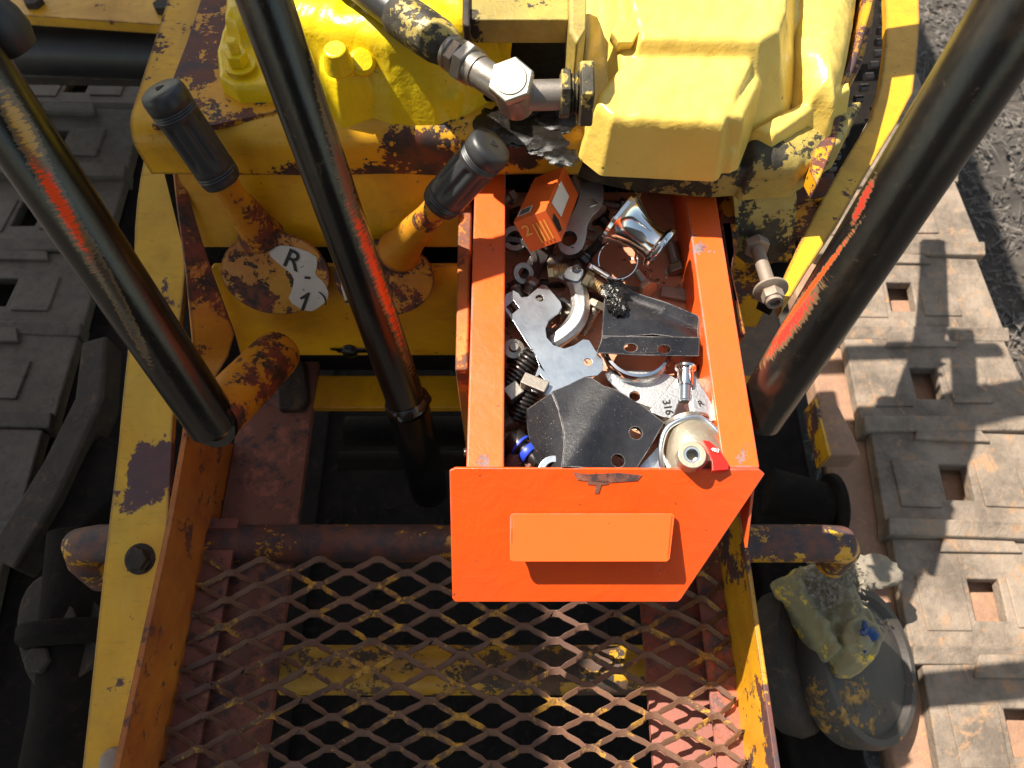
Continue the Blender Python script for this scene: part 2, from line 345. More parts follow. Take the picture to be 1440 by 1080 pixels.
        me.materials.append(M[mat]); me.shade_smooth(); me.set_sharp_from_angle(angle=R(ang))
        ob = bpy.data.objects.new(name, me); col.objects.link(ob); ob['_o'] = tuple(o3)
        if parent is not None: ob.parent = parent
        else: ob.location = o3
        if bevel:
            b = ob.modifiers.new('bevel', 'BEVEL'); b.width = bevel; b.segments = seg; b.limit_method = 'ANGLE'; b.angle_limit = R(ang); b.harden_normals = True
        if label: ob['label'] = label
        return ob
def thing(name, label, cat, loc, group=None):
    o = bpy.data.objects.new(name, None); col.objects.link(o); o.location = loc; o['_o'] = tuple(loc)
    o.empty_display_size = .02
    o['label'] = label; o['category'] = cat
    if group: o['group'] = group
    return o
def tag(o, label, cat, group=None):
    o['label'] = label; o['category'] = cat
    if group: o['group'] = group
    return o
def struct(o): o['kind'] = 'structure'; return o
def loop(fn, pts): return [fn(*p) for p in pts]
def circ(fn, cx, cy, r, n=20, ry=None):      # a hole: circle of world radius about the point under a picture point
    c = fn(cx, cy); a = fn(cx + 4, cy) - c; b = fn(cx, cy - 4) - c; a.normalize(); b = (b - a*b.dot(a)).normalized()
    return [c + a*r*math.cos(2*math.pi*k/n) + b*(ry or r)*math.sin(2*math.pi*k/n) for k in range(n)]
def smooth_loop(pts, it=2):
    for _ in range(it):
        q = []
        for i in range(len(pts)):
            a, b = pts[i], pts[(i+1) % len(pts)]
            q += [(a[0]*.75+b[0]*.25, a[1]*.75+b[1]*.25), (a[0]*.25+b[0]*.75, a[1]*.25+b[1]*.75)]
        pts = q
    return pts
def warp(ob, fn, cuts=7):                                    # bend a flat part: fine mesh, then lift by fn(world x, world y)
    import bmesh
    bm = bmesh.new(); bm.from_mesh(ob.data); sharp = [e for e in bm.edges]
    bmesh.ops.subdivide_edges(bm, edges=bm.edges[:], cuts=cuts, use_grid_fill=True)
    o3 = V(ob['_o'])
    for v in bm.verts: v.co.z += fn(v.co.x + o3.x, v.co.y + o3.y)
    bm.to_mesh(ob.data); bm.free(); ob.data.set_sharp_from_angle(angle=R(35)); return ob
def ridge(p, q_, w_, h):                                      # a soft crease along the line p-q_
    d = (q_-p); d.z = 0; d.normalize(); n = V((-d.y, d.x, 0))
    return lambda x, y: h*math.exp(-(((V((x, y, 0)) - V((p.x, p.y, 0))).dot(n))/w_)**2)
def text(s, o, ax, ay, size, mat, parent, name='lettering', thick=.0004):
    cu = bpy.data.curves.new('t', 'FONT'); cu.body = s; cu.size = 1; cu.extrude = 0; cu.offset = .012
    t = bpy.data.objects.new('t', cu); me = bpy.data.meshes.new_from_object(t)
    ax = V(ax).normalized(); ay = V(ay); ay = (ay - ax*ay.dot(ax)).normalized(); n = ax.cross(ay)
    b = B(); vs = [V(o) + ax*v.co.x*size + ay*v.co.y*size + n*thick for v in me.vertices]
    b.add(vs, [tuple(p.vertices) for p in me.polygons])
    bpy.data.objects.remove(t); bpy.data.curves.remove(cu); bpy.data.meshes.remove(me)
    return b.build(name, mat, parent)
def cast(feats, mat, name, parent, res=.0022, pad=.02, zmin=1.0, seed=1, rough=.0006, cut=None):
    """cast iron shape: rounded blocks (picture outline, top height, rounding, wall slope, tilt) melted together"""
    polys = []
    for f in feats:
        poly = [Hz(f['z'])(*p) for p in f['p']]; polys.append(np.array([(p.x, p.y) for p in poly]))
    allp = np.vstack(polys); x0, y0 = allp.min(0) - pad; x1, y1 = allp.max(0) + pad
    nx = int((x1-x0)/res); ny = int((y1-y0)/res)
    gx, gy = np.meshgrid(np.linspace(x0, x1, nx), np.linspace(y0, y1, ny)); hs = []
    for f, P in zip(feats, polys):
        d = np.full(gx.shape, 1e9); ins = np.zeros(gx.shape, bool); n = len(P)
        for i in range(n):
            a, b = P[i], P[(i+1) % n]; e = b - a; L = (e**2).sum() + 1e-12
            t = np.clip(((gx-a[0])*e[0] + (gy-a[1])*e[1]) / L, 0, 1)
            d = np.minimum(d, np.hypot(gx-a[0]-t*e[0], gy-a[1]-t*e[1]))
            c = ((a[1] > gy) != (b[1] > gy)) & (gx < (b[0]-a[0])*(gy-a[1])/((b[1]-a[1]) or 1e-9) + a[0]); ins ^= c
        d = np.where(ins, -d, d); r = f.get('r', .008); st = f.get('s', 5)
        q = np.clip(d + r, 0, None)
        h = np.where(q < r, -r + np.sqrt(np.clip(r*r - np.clip(q, 0, r)**2, 0, None)), -r - (q - r)*st)
        tx, ty = f.get('t', (0, 0)); c = P.mean(0)
        hs.append(f['z'] + h + tx*(gx-c[0]) + ty*(gy-c[1]))
    k = .0014; hs = np.array(hs); mx = hs.max(0); z = mx + k*np.log(np.exp(np.clip((hs-mx)/k, -40, 0)).sum(0)) - k*.0
    rs = np.random.RandomState(seed)
    for _ in range(10):
        a = rs.rand()*6.28; fr = rs.uniform(90, 420); z = z + rough*.35*np.sin(fr*(gx*np.cos(a)+gy*np.sin(a)) + rs.rand()*6.28 + 2*np.sin(fr*.4*(gx*np.sin(a)-gy*np.cos(a))))
    b = B(); idx = -np.ones(gx.shape, int); live = z > zmin
    keep = live.copy()
    keep[:-1] |= live[1:]; keep[1:] |= live[:-1]; keep[:, :-1] |= live[:, 1:]; keep[:, 1:] |= live[:, :-1]
    k2 = keep.copy(); keep[:-1, :-1] |= live[1:, 1:]; keep[1:, 1:] |= live[:-1, :-1]; keep[:-1, 1:] |= live[1:, :-1]; keep[1:, :-1] |= live[:-1, 1:]
    idx[keep] = np.arange(keep.sum()); zz = z.copy(); X2, Y2 = gx.copy(), gy.copy()
    for i, j in zip(*np.where(keep & ~live)):                 # pull the border onto the true outline
        acc = []
        for di in (-1, 0, 1):
            for dj in (-1, 0, 1):
                a, c = i+di, j+dj
                if 0 <= a < ny and 0 <= c < nx and live[a, c]:
                    t = (z[a, c]-zmin) / max(z[a, c]-z[i, j], 1e-6); acc.append((gx[a, c]+(gx[i, j]-gx[a, c])*t, gy[a, c]+(gy[i, j]-gy[a, c])*t))
        X2[i, j], Y2[i, j] = np.mean(acc, 0); zz[i, j] = zmin
    vs = np.stack([X2[keep], Y2[keep], zz[keep]], 1)
    q = keep[:-1, :-1] & keep[1:, :-1] & keep[:-1, 1:] & keep[1:, 1:]
    ii, jj = np.where(q); fs = [(idx[i, j], idx[i, j+1], idx[i+1, j+1], idx[i+1, j]) for i, j in zip(ii, jj)]
    b.v = [V(p) for p in vs.tolist()]; b.f = [tuple(int(t) for t in f) for f in fs]
    return b.build(name, mat, parent, ang=60)
def px2m(px, Zd): return px * Zd / FP
def bolt_hex(parent, o, axis, af, h, mat='yellow_heavy', stud=0, washer=0, name='bolt', up=None):
    b = B(); o = V(o); a = V(axis).normalized()
    if washer: b.lathe(o, a, [(washer*.97, 0), (washer, .0006), (washer, .002), (washer*.95, .0026)], 28); o = o + a*.0027
    b.hexa(o, a, af, h, up)
    if stud: b.thread(o + a*h, a, af*.29, stud)
    return b.build(name, mat, parent, bevel=.0006)

# ================================================================== the place: ground
b = B(); n = 90
for j in range(n+1):
    for i in range(n+1):
        x = -2 + 5*i/n; y = -1.5 + 5.5*j/n
        b.v.append(V((x, y, .018*math.sin(7*x+3*y)+.014*math.sin(13*y-5*x)+.01*random.random())))
for j in range(n):
    for i in range(n):
        a = j*(n+1)+i; b.f.append((a, a+1, a+n+2, a+n+1))
g = struct(b.build('ground', 'soil'))
b = B(); b.add([(-60, -60, -.05), (60, -60, -.05), (60, 60, -.05), (-60, 60, -.05)], [(0, 1, 2, 3)]); struct(b.build('terrain', 'soil'))
b = B()
for i in range(9000):                                     # bark chips, twigs and leaves
    x = random.uniform(.7, 1.9); y = random.uniform(-.1, 2.4); z = .018*math.sin(7*x+3*y)+.014*math.sin(13*y-5*x)+random.uniform(.008, .03)
    a = random.uniform(0, 6.28); tw = random.random() < .3
    L = random.uniform(.03, .12) if tw else random.uniform(.005, .028); W = random.uniform(.003, .006) if tw else L*random.uniform(.3, .7)
    u = V((math.cos(a), math.sin(a), random.uniform(-.25, .35))); v = V((-math.sin(a), math.cos(a), random.uniform(-.5, .5)))
    c = V((x, y, z)); b.add([c-u*L/2, c-v*W/2+Z*.003, c+u*L/2, c+v*W/2+Z*.004], [(0, 1, 2, 3)])
lt = b.build('leaf_litter', 'litter'); lt['kind'] = 'stuff'; lt['label'] = 'dry grey bark chips, twigs and leaves scattered on the soil beyond the right track'

# ================================================================== the crawler tractor
TR = thing('crawler_tractor', 'old yellow crawler tractor with chipped paint, oily castings and a rusty mesh foot deck', 'tractor', (0, .3, .3))
# --- front beam over the drawer slot
zb, zt = 1.160, 1.213
bf = PL((0, H(700, 247, zb).y, 0), (0, -1, 0)); yb = H(700, 247, zb).y
b = B(); prof = []
for k in range(9):
    t = R(90*k/8); r = .022
    prof.append((yb + r - r*math.sin(t) , zt - r + r*math.cos(t)))
prof = [(yb + .30, zt)] + prof + [(yb + .001, zb), (yb + .006, zb-.0), (yb+.006, zt-.03), (yb+.03, zt-.006), (yb+.30, zt-.006)]
xl, xr = H(212, 185, zb+.02).x, .16
xs = [xl + (xr-xl)*i/60 for i in range(61)]
for x in xs:
    for y, z in prof: b.v.append(V((x, y + .0008*math.sin(x*37), z + .0008*math.sin(x*55+1))))
m = len(prof)
for i in range(60):
    for k in range(m):
        k2 = (k+1) % m; b.f.append((i*m+k, i*m+k2, (i+1)*m+k2, (i+1)*m+k))
b.f.append(tuple(range(m))); b.f.append(tuple(60*m+k for k in reversed(range(m))))
b.build('front_beam', 'yellow', TR, ang=40)
# grease on the beam under the hose elbow
b = B(); 
for i, (px, py, rr) in enumerate([(700, 170, .02), (735, 185, .022), (765, 200, .018), (780, 165, .022), (745, 155, .016), (790, 220, .014), (720, 160, .012)]):
    b.blob(H(px, py, zt), rr, rr*.8, .0022, i, .22, 30)
b.build('grease_cake', 'grease', TR)
# --- instrument panel below the beam
pn = (0, -.956, .292)
pu = PL(H(450, 243, zb) + V((0, .004, -.004)), pn); pl_ = PL(H(450, 243, zb) + V((0, -.008, 0)), pn)
vb = -V(pn).normalized()
b = B(); b.prism([loop(pu, [(243, 225), (660, 225), (655, 348), (283, 348)])], vb*.004); b.build('upper_panel', 'yellow_clean', TR, bevel=.001)
b = B(); b.prism([loop(pl_, [(296, 378), (300, 374), (655, 374), (652, 500), (338, 500), (330, 470)])], vb*.006); b.build('lower_panel', 'yellow_clean', TR, bevel=.0015)
b = B(); b.prism([loop(PL(H(450, 243, zb) + V((0, .05, -.004)), pn), [(220, 200), (1010, 200), (1000, 520), (300, 520)])], vb*.004); b.build('bulkhead', 'dark', TR)  # near-black sheet paints the shade inside the slot between the panels
o = pl_(492, 493); b = B(); b.lathe(o, pn, [(.009, 0), (.009, .002), (.006, .005), (.003, .006)], 20); b.blob(o, .018, .003, .006, 5, .4)
b.build('panel_bolt', 'grease', TR)
# --- gear discs
def disc(cx, cy, rx, name, lab):
    fn = PL(pl_(cx, cy) + V(pn)*.017, (0, -.83, .56)); c = fn(cx, cy); a = X; bb = V((0, .56, .83)).normalized(); n = V((0, -.83, .56)).normalized()
    r = px2m(rx, (c-CAM).dot(CF)); ry = r*.80
    pts = [c + a*r*math.cos(2*math.pi*k/48) + bb*ry*math.sin(2*math.pi*k/48) for k in range(48)]
    B_ = B(); B_.prism([pts], -n*.004); d = B_.build(name, 'disc', TR, bevel=.0008, label=lab)
    return d, fn, n, c, r, bb
d1, f1, n1, c1, r1, ud = disc(387, 386, 76, 'gear_disc', 'round worn amber disc with a black patch and white plate lettered R and 1')
def onp(fn, n, pts, off, th, name, mat, parent): 
    B_ = B(); B_.prism([[fn(*p) + n*off for p in pts]], n*th); return B_.build(name, mat, parent)
lb = onp(f1, n1, smooth_loop([(380, 350), (400, 343), (444, 357), (447, 372), (442, 386), (456, 396), (464, 416), (452, 430), (434, 440), (404, 423), (412, 405), (414, 388), (394, 372), (378, 358)], 1), .0003, .0004, 'number_plate', 'label', d1)
def glyph(s, fn, n, px, py, size, rot, parent, mat='ink'):
    a = X*math.cos(R(rot)) + ud*math.sin(R(rot)); u = -X*math.sin(R(rot)) + ud*math.cos(R(rot))
    return text(s, fn(px, py) + n*.001, a, u, size, mat, parent)
glyph('R', f1, n1, 396, 371, .028, -28, d1); glyph('-', f1, n1, 428, 396, .022, -5, d1); onp(f1, n1, [(433, 411), (437, 411), (428, 436), (423, 436), (429, 419), (423, 421), (422, 418)], .0008, .0003, 'lettering', 'ink', d1); glyph(')', f1, n1, 455, 424, .016, 20, d1)
d2, f2, n2, c2, r2, ud = disc(540, 392, 70, 'gear_disc', 'round worn amber disc with red wear, half hidden by the middle black lever')
lb2 = onp(f2, n2, [(478, 372), (505, 372), (520, 440), (500, 436), (486, 424), (480, 405)], .0003, .0004, 'number_plate', 'label', d2)
glyph('2', f2, n2, 484, 424, .019, -15, d2); glyph('-', f2, n2, 480, 401, .02, 0, d2)
# --- left gusset and arm
b = B(); gp = PL(H(250, 240, 1.155), (.62, -.62, .48))
b.prism([loop(gp, [(244, 232), (258, 250), (285, 340), (312, 420), (330, 470), (322, 500), (285, 560), (275, 520), (262, 380), (250, 290)])], V((-.62, .62, -.48))*.005)
b.build('side_gusset', 'goldorange', TR, bevel=.001, label='narrow orange gusset plate left of the gear discs')
bA, bB, bC = H(200, 200, 1.068), H(240, 200, 1.068), H(150, 1080, .886)
bp = PL3(bA, bB, bC)
b = B(); bo = [(212, 188), (222, 215), (240, 232), (256, 262), (262, 330), (260, 400), (250, 480), (243, 600), (238, 700), (236, 745), (222, 880), (200, 1000), (180, 1110), (112, 1110), (120, 1040), (135, 900), (150, 760), (165, 640), (172, 560), (184, 450), (188, 370), (190, 300), (200, 230)]
b.prism([loop(bp, smooth_loop(bo, 1))], V((0, 0, -.009))); b.build('side_bar', 'yellow_bar', TR, bevel=.0012, label='long flat yellow bar with purple primer patches along the left side')
bn = bp.n if bp.n.z > 0 else -bp.n
o = bp(197, 786); bb = B(); bb.lathe(o, bn, [(.0155, 0), (.015, .001), (.012, .0015)], 28); bb.blob(o + bn*.002, .014, .013, .004, 3, .3)
bb.hexa(o + bn*.002, bn, .019, .008); bb.build('bar_bolt', 'darkbrown', TR, bevel=.001)
o = bp(162, 1072); bb = B(); bb.lathe(o, bn, [(.014, 0), (.014, .003), (.012, .006), (.006, .008)], 24); bb.build('bar_bolt', 'oldsteel', TR, label='bright round bolt head at the bottom end of the yellow bar')
# --- foot deck: walls, rails, mesh
xw0, xw1 = -.322, .216
yn = -.05
def ywall(py, z): return H(720, py, z).y
b = B(); y1 = H(300, 600, .985).y
b.prism([[V((xw0, yn, .86)), V((xw0, y1+.03, .86)), V((xw0, y1+.03, 1.0)), V((xw0, y1-.02, .992)), V((xw0, y1-.1, .985)), V((xw0, yn, .985))]], V((-.006, 0, 0)))
b.build('deck_side', 'rustorange', TR, bevel=.0012, label='left orange brown side wall of the foot deck')
b = B(); y2 = H(1040, 700, .985).y
b.prism([[V((xw1, yn, .86)), V((xw1, y2, .86)), V((xw1, y2, .985)), V((xw1, yn, .985))]], V((.005, 0, 0)))
b.build('deck_side', 'yellow_heavy', TR, bevel=.0012, label='right yellow side wall of the foot deck')
b = B(); y3 = H(400, 500, .875).y
b.box(V(((xw0 -.245)/2+.005, (y3+yn)/2, .868)), .085, y3-yn, .012); b.build('frame_rail', 'rust', TR, bevel=.001)
b = B(); b.box(V((.176, (.25+yn)/2, .868)), .082, .25-yn, .012); b.build('frame_rail', 'rustpink', TR, bevel=.001, label='right frame rail under the mesh, pink and orange worn paint')
b = B(); o = H(410, 545, .875); b.prism([loop(Hz(.884), [(385, 505), (428, 505), (434, 560), (425, 575), (390, 575)])], V((0, 0, -.02))); b.build('rail_end', 'darkbrown', TR, bevel=.004)
# cross members
b = B(); p = H(440, 515, .89); q_ = H(660, 575, .87)
b.prism([[V((xw0, p.y, .868)), V((xw0, q_.y, .872)), V((.3, q_.y, .872)), V((.3, p.y, .868))]], V((0, 0, -.01))); b.build('cross_member', 'yellow_clean', TR, bevel=.002)
b = B(); yy = H(500, 763, .885).y; b.tube([V((-.472, yy-.012, .80)), V((-.472, yy-.006, .845)), V((-.465, yy, .872)), V((-.445, yy, .882)), V((.33, yy, .882)), V((.353, yy, .878)), V((.362, yy, .86)), V((.364, yy-.004, .82))], [.021, .021, .021, .02, .02, .02, .019, .018], 28)
for xx in (-.215, .02): b.lathe(V((xx, yy, .882)), X, [(.0202, 0), (.0208, .002), (.0208, .004), (.0202, .006)], 28)
b.build('cross_pipe', 'pipe', TR, label='chipped yellow and black pipe across the machine behind the foot mesh')
b = B(); yy = H(640, 942, .80).y; b.tube([V((-.25, yy, .80)), V((.15, yy, .80))], .026, 24); b.build('under_pipe', 'pipe_worn', TR)
b = B(); yy = H(500, 648, .78).y; b.tube([V((-.22, yy, .78)), V((.2, yy, .785))], .012, 16); b.tube([V((-.22, yy+.05, .76)), V((.2, yy+.05, .76))], .02, 16); b.build('brake_rod', 'dark', TR)
# expanded metal
b = B(); LW, SW = .060, .0272; zf = .905; y0 = H(500, 786, zf).y; NX, NY = 9, 12
xm0 = xw0 + .004; wd = .0036; hh = .003
def strand(p, q): 
    d = (q-p); 
    pts = [p, p + d*.14, p + d*.32 + Z*.001, p + d*.68 - Z*.001, p + d*.86, q]
    off = V((0, 0, 0)); s_ = 1 if (q.y-p.y) > 0 else -1
    pts[1] = p + V((d.x*.17, d.y*.05, 0)); pts[4] = q - V((d.x*.17, d.y*.05, 0))
    vs = []
    for k, c in enumerate(pts):
        wv = V((0, wd*.8, .0016))
        vs += [c - wv - Z*hh/2, c + wv - Z*hh/2, c + wv + Z*hh/2, c - wv + Z*hh/2]
    fs = []
    for k in range(5):
        for i in range(4): fs.append((k*4+i, k*4+(i+1) % 4, (k+1)*4+(i+1) % 4, (k+1)*4+i))
    fs += [(3, 2, 1, 0), (20, 21, 22, 23)]
    b.add(vs, fs)
def node(i, j):                                            # the knuckles of the mesh
    rs = random.Random(i*91+j*7); x = xm0 + (i + (0 if j % 2 == 0 else .5))*LW; y = y0 - j*SW/2
    x = max(xm0, min(xw1 - .003, x)); return V((x, y + rs.uniform(-.0012, .0012), zf + rs.uniform(-.0012, .0012) - .003*math.sin(j*.35)))
for j in range(NY*2-1):
    for i in range(-1, NX+1):
        a = node(i, j)
        for q_ in ((node(i, j+1), node(i-1, j+1)) if j % 2 == 0 else (node(i, j+1), node(i+1, j+1))):
            if (q_-a).length > .012 and abs(q_.x-a.x) > .006: strand(a, q_)
mesh = b.build('foot_mesh', 'mesh', TR, bevel=.0008, ang=50, label='rusty expanded metal mesh of the foot deck with diamond openings')
b = B(); b.box(V((-.307, (yn+.26)/2, .896)), .030, .26-yn, .004); b.build('deck_angle', 'rust', TR)
b = B(); b.box(V((.203, (yn+.26)/2, .896)), .026, .26-yn, .004); b.build('deck_angle', 'rustpink', TR)
# belly
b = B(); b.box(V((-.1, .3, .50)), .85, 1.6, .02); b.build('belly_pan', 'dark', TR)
b = B()
for i in range(900):
    x = random.uniform(-.3, .3); y = random.uniform(-.1, .8); a = random.uniform(0, 6.28); L = random.uniform(.004, .014) if i % 9 else .03
    u = V((math.cos(a), math.sin(a), random.uniform(-.3, .3)))*L; v = V((-math.sin(a), math.cos(a), .3))*L*(.35 if i % 9 else .08); c = V((x, y, .516))
    b.add([c-u, c-v, c+u, c+v], [(0, 1, 2, 3)])
lt = b.build('belly_litter', 'dark', TR); lt['kind'] = 'stuff'
# --- outer frames beside the deck
b = B(); b.prism([loop(Hz(.62), [(115, 480), (150, 470), (145, 560), (80, 700), (20, 800), (-20, 780), (60, 650), (105, 560)])], V((0, 0, -.06))); b.build('track_frame', 'darkbrown', TR, bevel=.006, label='oily brown left track frame bar')
b = B(); b.box(V((-.62, .1, .40)), .3, 1.3, .25); b.build('roller_frame', 'dark', TR, bevel=.02, label='black oily left roller frame')
b = B(); b.tube([V((-.60, .32, .66)), V((-.57, .10, .62)), V((-.55, -.2, .60))], [.035, .045, .05], 28); b.lathe(V((-.585, .2, .64)), V((.1, -1, -.1)), [(.06, 0), (.062, .004), (.062, .02), (.05, .03)], 32); b.build('strut_cylinder', 'dark', TR, bevel=.002)
b = B(); b.prism([loop(Hz(.66), smooth_loop([(30, 830), (70, 800), (130, 830), (150, 900), (110, 960), (50, 980), (20, 900)], 2))], V((0, 0, -.05))); b.hexa(H(95, 870, .662), Z, .03, .016); b.hexa(H(60, 930, .662), Z, .03, .016); b.build('oily_casting', 'darkbrown', TR, bevel=.008, seg=3)
b = B(); b.prism([loop(Hz(.60), [(95, 760), (160, 700), (165, 620), (140, 610), (90, 680), (60, 760)])], V((0, 0, -.05))); b.build('frame_web', 'dark', TR, bevel=.006)
b = B(); b.box(V((.44, .35, .44)), .10, 1.5, .14); b.build('roller_frame', 'dark', TR, bevel=.01, label='right roller frame in deep shade')
# frame edge by the right track
b = B(); b.prism([loop(Hz(.62), [(1150, 565), (1168, 548), (1200, 610), (1212, 640), (1165, 640)])], V((0, 0, -.05))); b.build('frame_lug', 'mud', TR, bevel=.004)
b = B(); b.prism([loop(Hz(.625), [(1144, 560), (1149, 558), (1170, 640), (1165, 643)])], V((0, 0, -.05))); b.build('frame_edge', 'yellow_heavy', TR, bevel=.001)
# --- engine cover castings
zc = 1.235
cover = cast([
 dict(p=[(303, 66), (318, 16), (345, -10), (420, -20), (430, 118), (330, 120), (306, 106)], z=1.234, r=.006, s=12),
 dict(p=[(318, -60), (345, -60), (350, 20), (330, 30), (312, 20)], z=1.258, r=.010, s=6),
 dict(p=[(360, -80), (700, -80), (690, 10), (640, 40), (600, 50), (540, 50), (470, 36), (400, 20)], z=1.285, r=.02, s=3.0),
 dict(p=[(400, 60), (500, 58), (640, 86), (664, 92), (655, 122), (640, 134), (450, 128), (400, 122)], z=1.236, r=.007, s=12),
 dict(p=[(440, 20), (470, 5), (520, 70), (516, 100), (470, 108), (445, 90)], z=1.256, r=.012, s=5),
 dict(p=[(555, 30), (690, 30), (680, 55), (640, 62)], z=1.256, r=.012, s=3.5),
], 'lemon', 'engine_cover', TR, res=.0015, zmin=1.206, seed=3, pad=.03)
bolt_hex(cover, H(338, 92, 1.238), Z, .0165, .011, 'lemon', stud=.012, washer=.0135)
b = B(); b.tube([H(478, 95, 1.262), H(478, 95, 1.262)+V((0, -.002, .02))], [.013, .009], 18); b.build('boss', 'lemon', cover, bevel=.002)
b = B(); b.lathe(H(508, 90, 1.258), V((.3, -.5, .8)), [(.010, 0), (.011, .002), (.011, .006), (.008, .009)], 20); b.build('plug', 'lemon', cover)
# deck plate left of the cover
b = B(); b.prism([loop(Hz(1.216), [(282, 0), (262, 60), (235, 130), (212, 176), (300, 176), (420, 150), (420, -40), (290, -40)])], V((0, 0, -.006))); b.build('deck_plate', 'yellow_heavy', TR, bevel=.001)
b = B(); b.box(V((-.55, .6, .50)), .48, 2.4, .04); b.build('gap_shade_sheet', 'dark', TR)  # near-black sheet paints the shade in the gap beside the left track
# guard bar and drive shaft far left
f7 = Hz(.80)
b = B(); b.prism([loop(f7, [(-40, -60), (275, -60), (262, 37), (30, 21), (-40, 16)])], V((0, 0, -.02))); gb = b.build('guard_plate', 'yellow', TR, bevel=.003, label='yellow guard plate with two dark bolts at the upper left')
bolt_hex(gb, f7(50, 6), Z, .030, .012, 'darkbrown'); bolt_hex(gb, f7(232, 14), Z, .030, .014, 'darkbrown')
b = B(); a_ = H(-80, 62, .70); c_ = H(275, 75, .70); b.tube([a_, c_], .05, 28); b.build('cross_tube', 'hose', TR, label='thick black tube under the guard plate at the upper left')
b = B(); b.prism([loop(Hz(.62), [(0, 96), (235, 100), (232, 112), (0, 108)])], V((0, 0, -.02))); b.build('track_lip', 'darkbrown', TR, bevel=.003)
# --- top bracket and valve block
zk = 1.30
b = B(); b.prism([loop(Hz(zk), [(655, -40), (800, -40), (800, 27), (670, 27), (655, 25)])], V((0, 0, -.022))); vb_ = b.build('valve_bracket', 'cream_dirty', TR, bevel=.002, label='grey steel bracket with yellow paint remains at the top edge')
b = B(); b.prism([loop(Hz(zk+.004), [(650, -40), (661, -40), (661, 36), (650, 34)])], V((0, 0, -.028))); b.build('end_flange', 'darkbrown', vb_, bevel=.002)
b = B(); b.prism([loop(Hz(zk+.008), [(800, -40), (826, -40), (824, 40), (812, 60), (800, 40)])], V((0, 0, -.05))); b.build('side_flange', 'cream_dirty', vb_, bevel=.004)
b = B(); b.blob(H(740, -10, 1.27), .05, .04, .03, 9, .2, 20); b.build('dark_fill', 'dark', TR)  # near-black lump paints the shade of the cavity behind the hose
b = B(); b.box(V((.03, yb+.10, 1.2175)), .11, .13, .006); b.build('cavity_shade_sheet', 'dark', TR)  # near-black sheet paints the cavity's shade under the elbow
# --- pump
pump = cast([
 dict(p=[(868, -90), (866, 40), (872, 90), (842, 125), (838, 142), (862, 160), (1022, 168), (1058, 90), (1070, 60), (1084, -90)], z=1.262, r=.006, s=5.5, t=(0, .05)),
 dict(p=[(820, -90), (822, 60), (815, 138), (856, 200), (1038, 206), (1060, 150), (1112, 60), (1130, 30), (1128, -90)], z=1.232, r=.006, s=14, t=(-.02, .05)),
 dict(p=[(878, -90), (885, 0), (900, 52), (1072, 54), (1100, 40), (1110, 10), (1112, -90)], z=1.278, r=.007, s=2.2, t=(0, .05)),
 dict(p=[(1028, -90), (1118, -90), (1118, 35), (1088, 74), (1044, 176), (1018, 178)], z=1.246, r=.005, s=5, t=(-.35, .04)),
], 'cream', 'hydraulic_pump', TR, res=.0015, zmin=1.203, seed=8, rough=.0005)
bolt_hex(pump, H(876, 58, 1.262), V((0, -.35, .94)), .020, .014, 'cream')
bolt_hex(pump, H(843, 196, 1.212), V((0, -.6, .8)), .014, .012, 'cream')
# mounting flange of the pump
fl = cast([
 dict(p=[(790, 145), (812, 140), (870, 205), (1040, 208), (1040, 150), (1215, 140), (1185, 200), (1138, 232), (1010, 243), (900, 234), (842, 222), (800, 206), (788, 186)], z=1.188, r=.006, s=20),
 dict(p=[(1045, 180), (1090, 80), (1140, 60), (1180, 140), (1180, 175), (1130, 225), (1060, 228)], z=1.200, r=.012, s=6, t=(-.15, .1)),
], 'cream_dirty', 'pump_flange', TR, res=.0016, zmin=1.158, seed=5, rough=.0006)
b = B(); b.lathe(H(813, 195, 1.1885), Z, [(.0045, 0), (.0045, .0006)], 20); b.build('flange_hole', 'hole', fl)
# right casting with curved rim
rc = cast([
 dict(p=[(1110, -90), (1232, -90), (1218, 0), (1206, 60), (1186, 128), (1150, 118), (1120, 70)], z=1.236, r=.03, s=3, t=(-.25, 0)),
 dict(p=[(1060, 180), (1085, 165), (1150, 130), (1196, 112), (1198, 126), (1150, 150), (1090, 190)], z=1.212, r=.005, s=4),
], 'cream', 'gear_housing', TR, res=.0016, zmin=1.165, seed=6)
b = B(); b.prism([loop(Hz(1.205), [(1238, -50), (1222, 30), (1204, 90), (1186, 132), (1176, 130), (1196, 80), (1210, 20), (1222, -50)])], V((0, 0, -.02))); b.build('housing_rim', 'yellow_heavy', rc, bevel=.003)
# --- guard around the chain on the right
def ribbon(pts, z, th, name, mat, parent=TR, **k):
    b = B(); b.prism([loop(Hz(z), pts)], V((0, 0, -th))); return b.build(name, mat, parent, bevel=.0015, **k)
ribbon([(1212, -50), (1238, -50), (1228, 30), (1212, 90), (1190, 130), (1175, 200), (1150, 260), (1140, 240), (1150, 170), (1180, 130), (1195, 80), (1208, 20)], 1.19, .02, 'inner_guard', 'yellow_heavy')
ribbon([(1243, -50), (1290, -50), (1294, 30), (1290, 85), (1284, 130), (1262, 172), (1215, 250), (1180, 312), (1140, 372), (1098, 440), (1096, 405), (1120, 350), (1150, 290), (1190, 222), (1225, 165), (1238, 120), (1246, 60), (1246, 20)], 1.12, .012, 'chain_guard', 'yellow', label='yellow curved guard strip between the pump and the right black lever')
ribbon([(1228, -60), (1262, -60), (1262, 60), (1240, 130), (1190, 230), (1130, 330), (1090, 430), (1070, 420), (1110, 300), (1160, 190), (1205, 90)], 1.02, .02, 'guard_backing', 'dark')
b = B(); pth = [(1240, -20), (1240, 30), (1232, 80), (1210, 130), (1188, 180), (1170, 230), (1150, 280), (1130, 330), (1115, 370)]
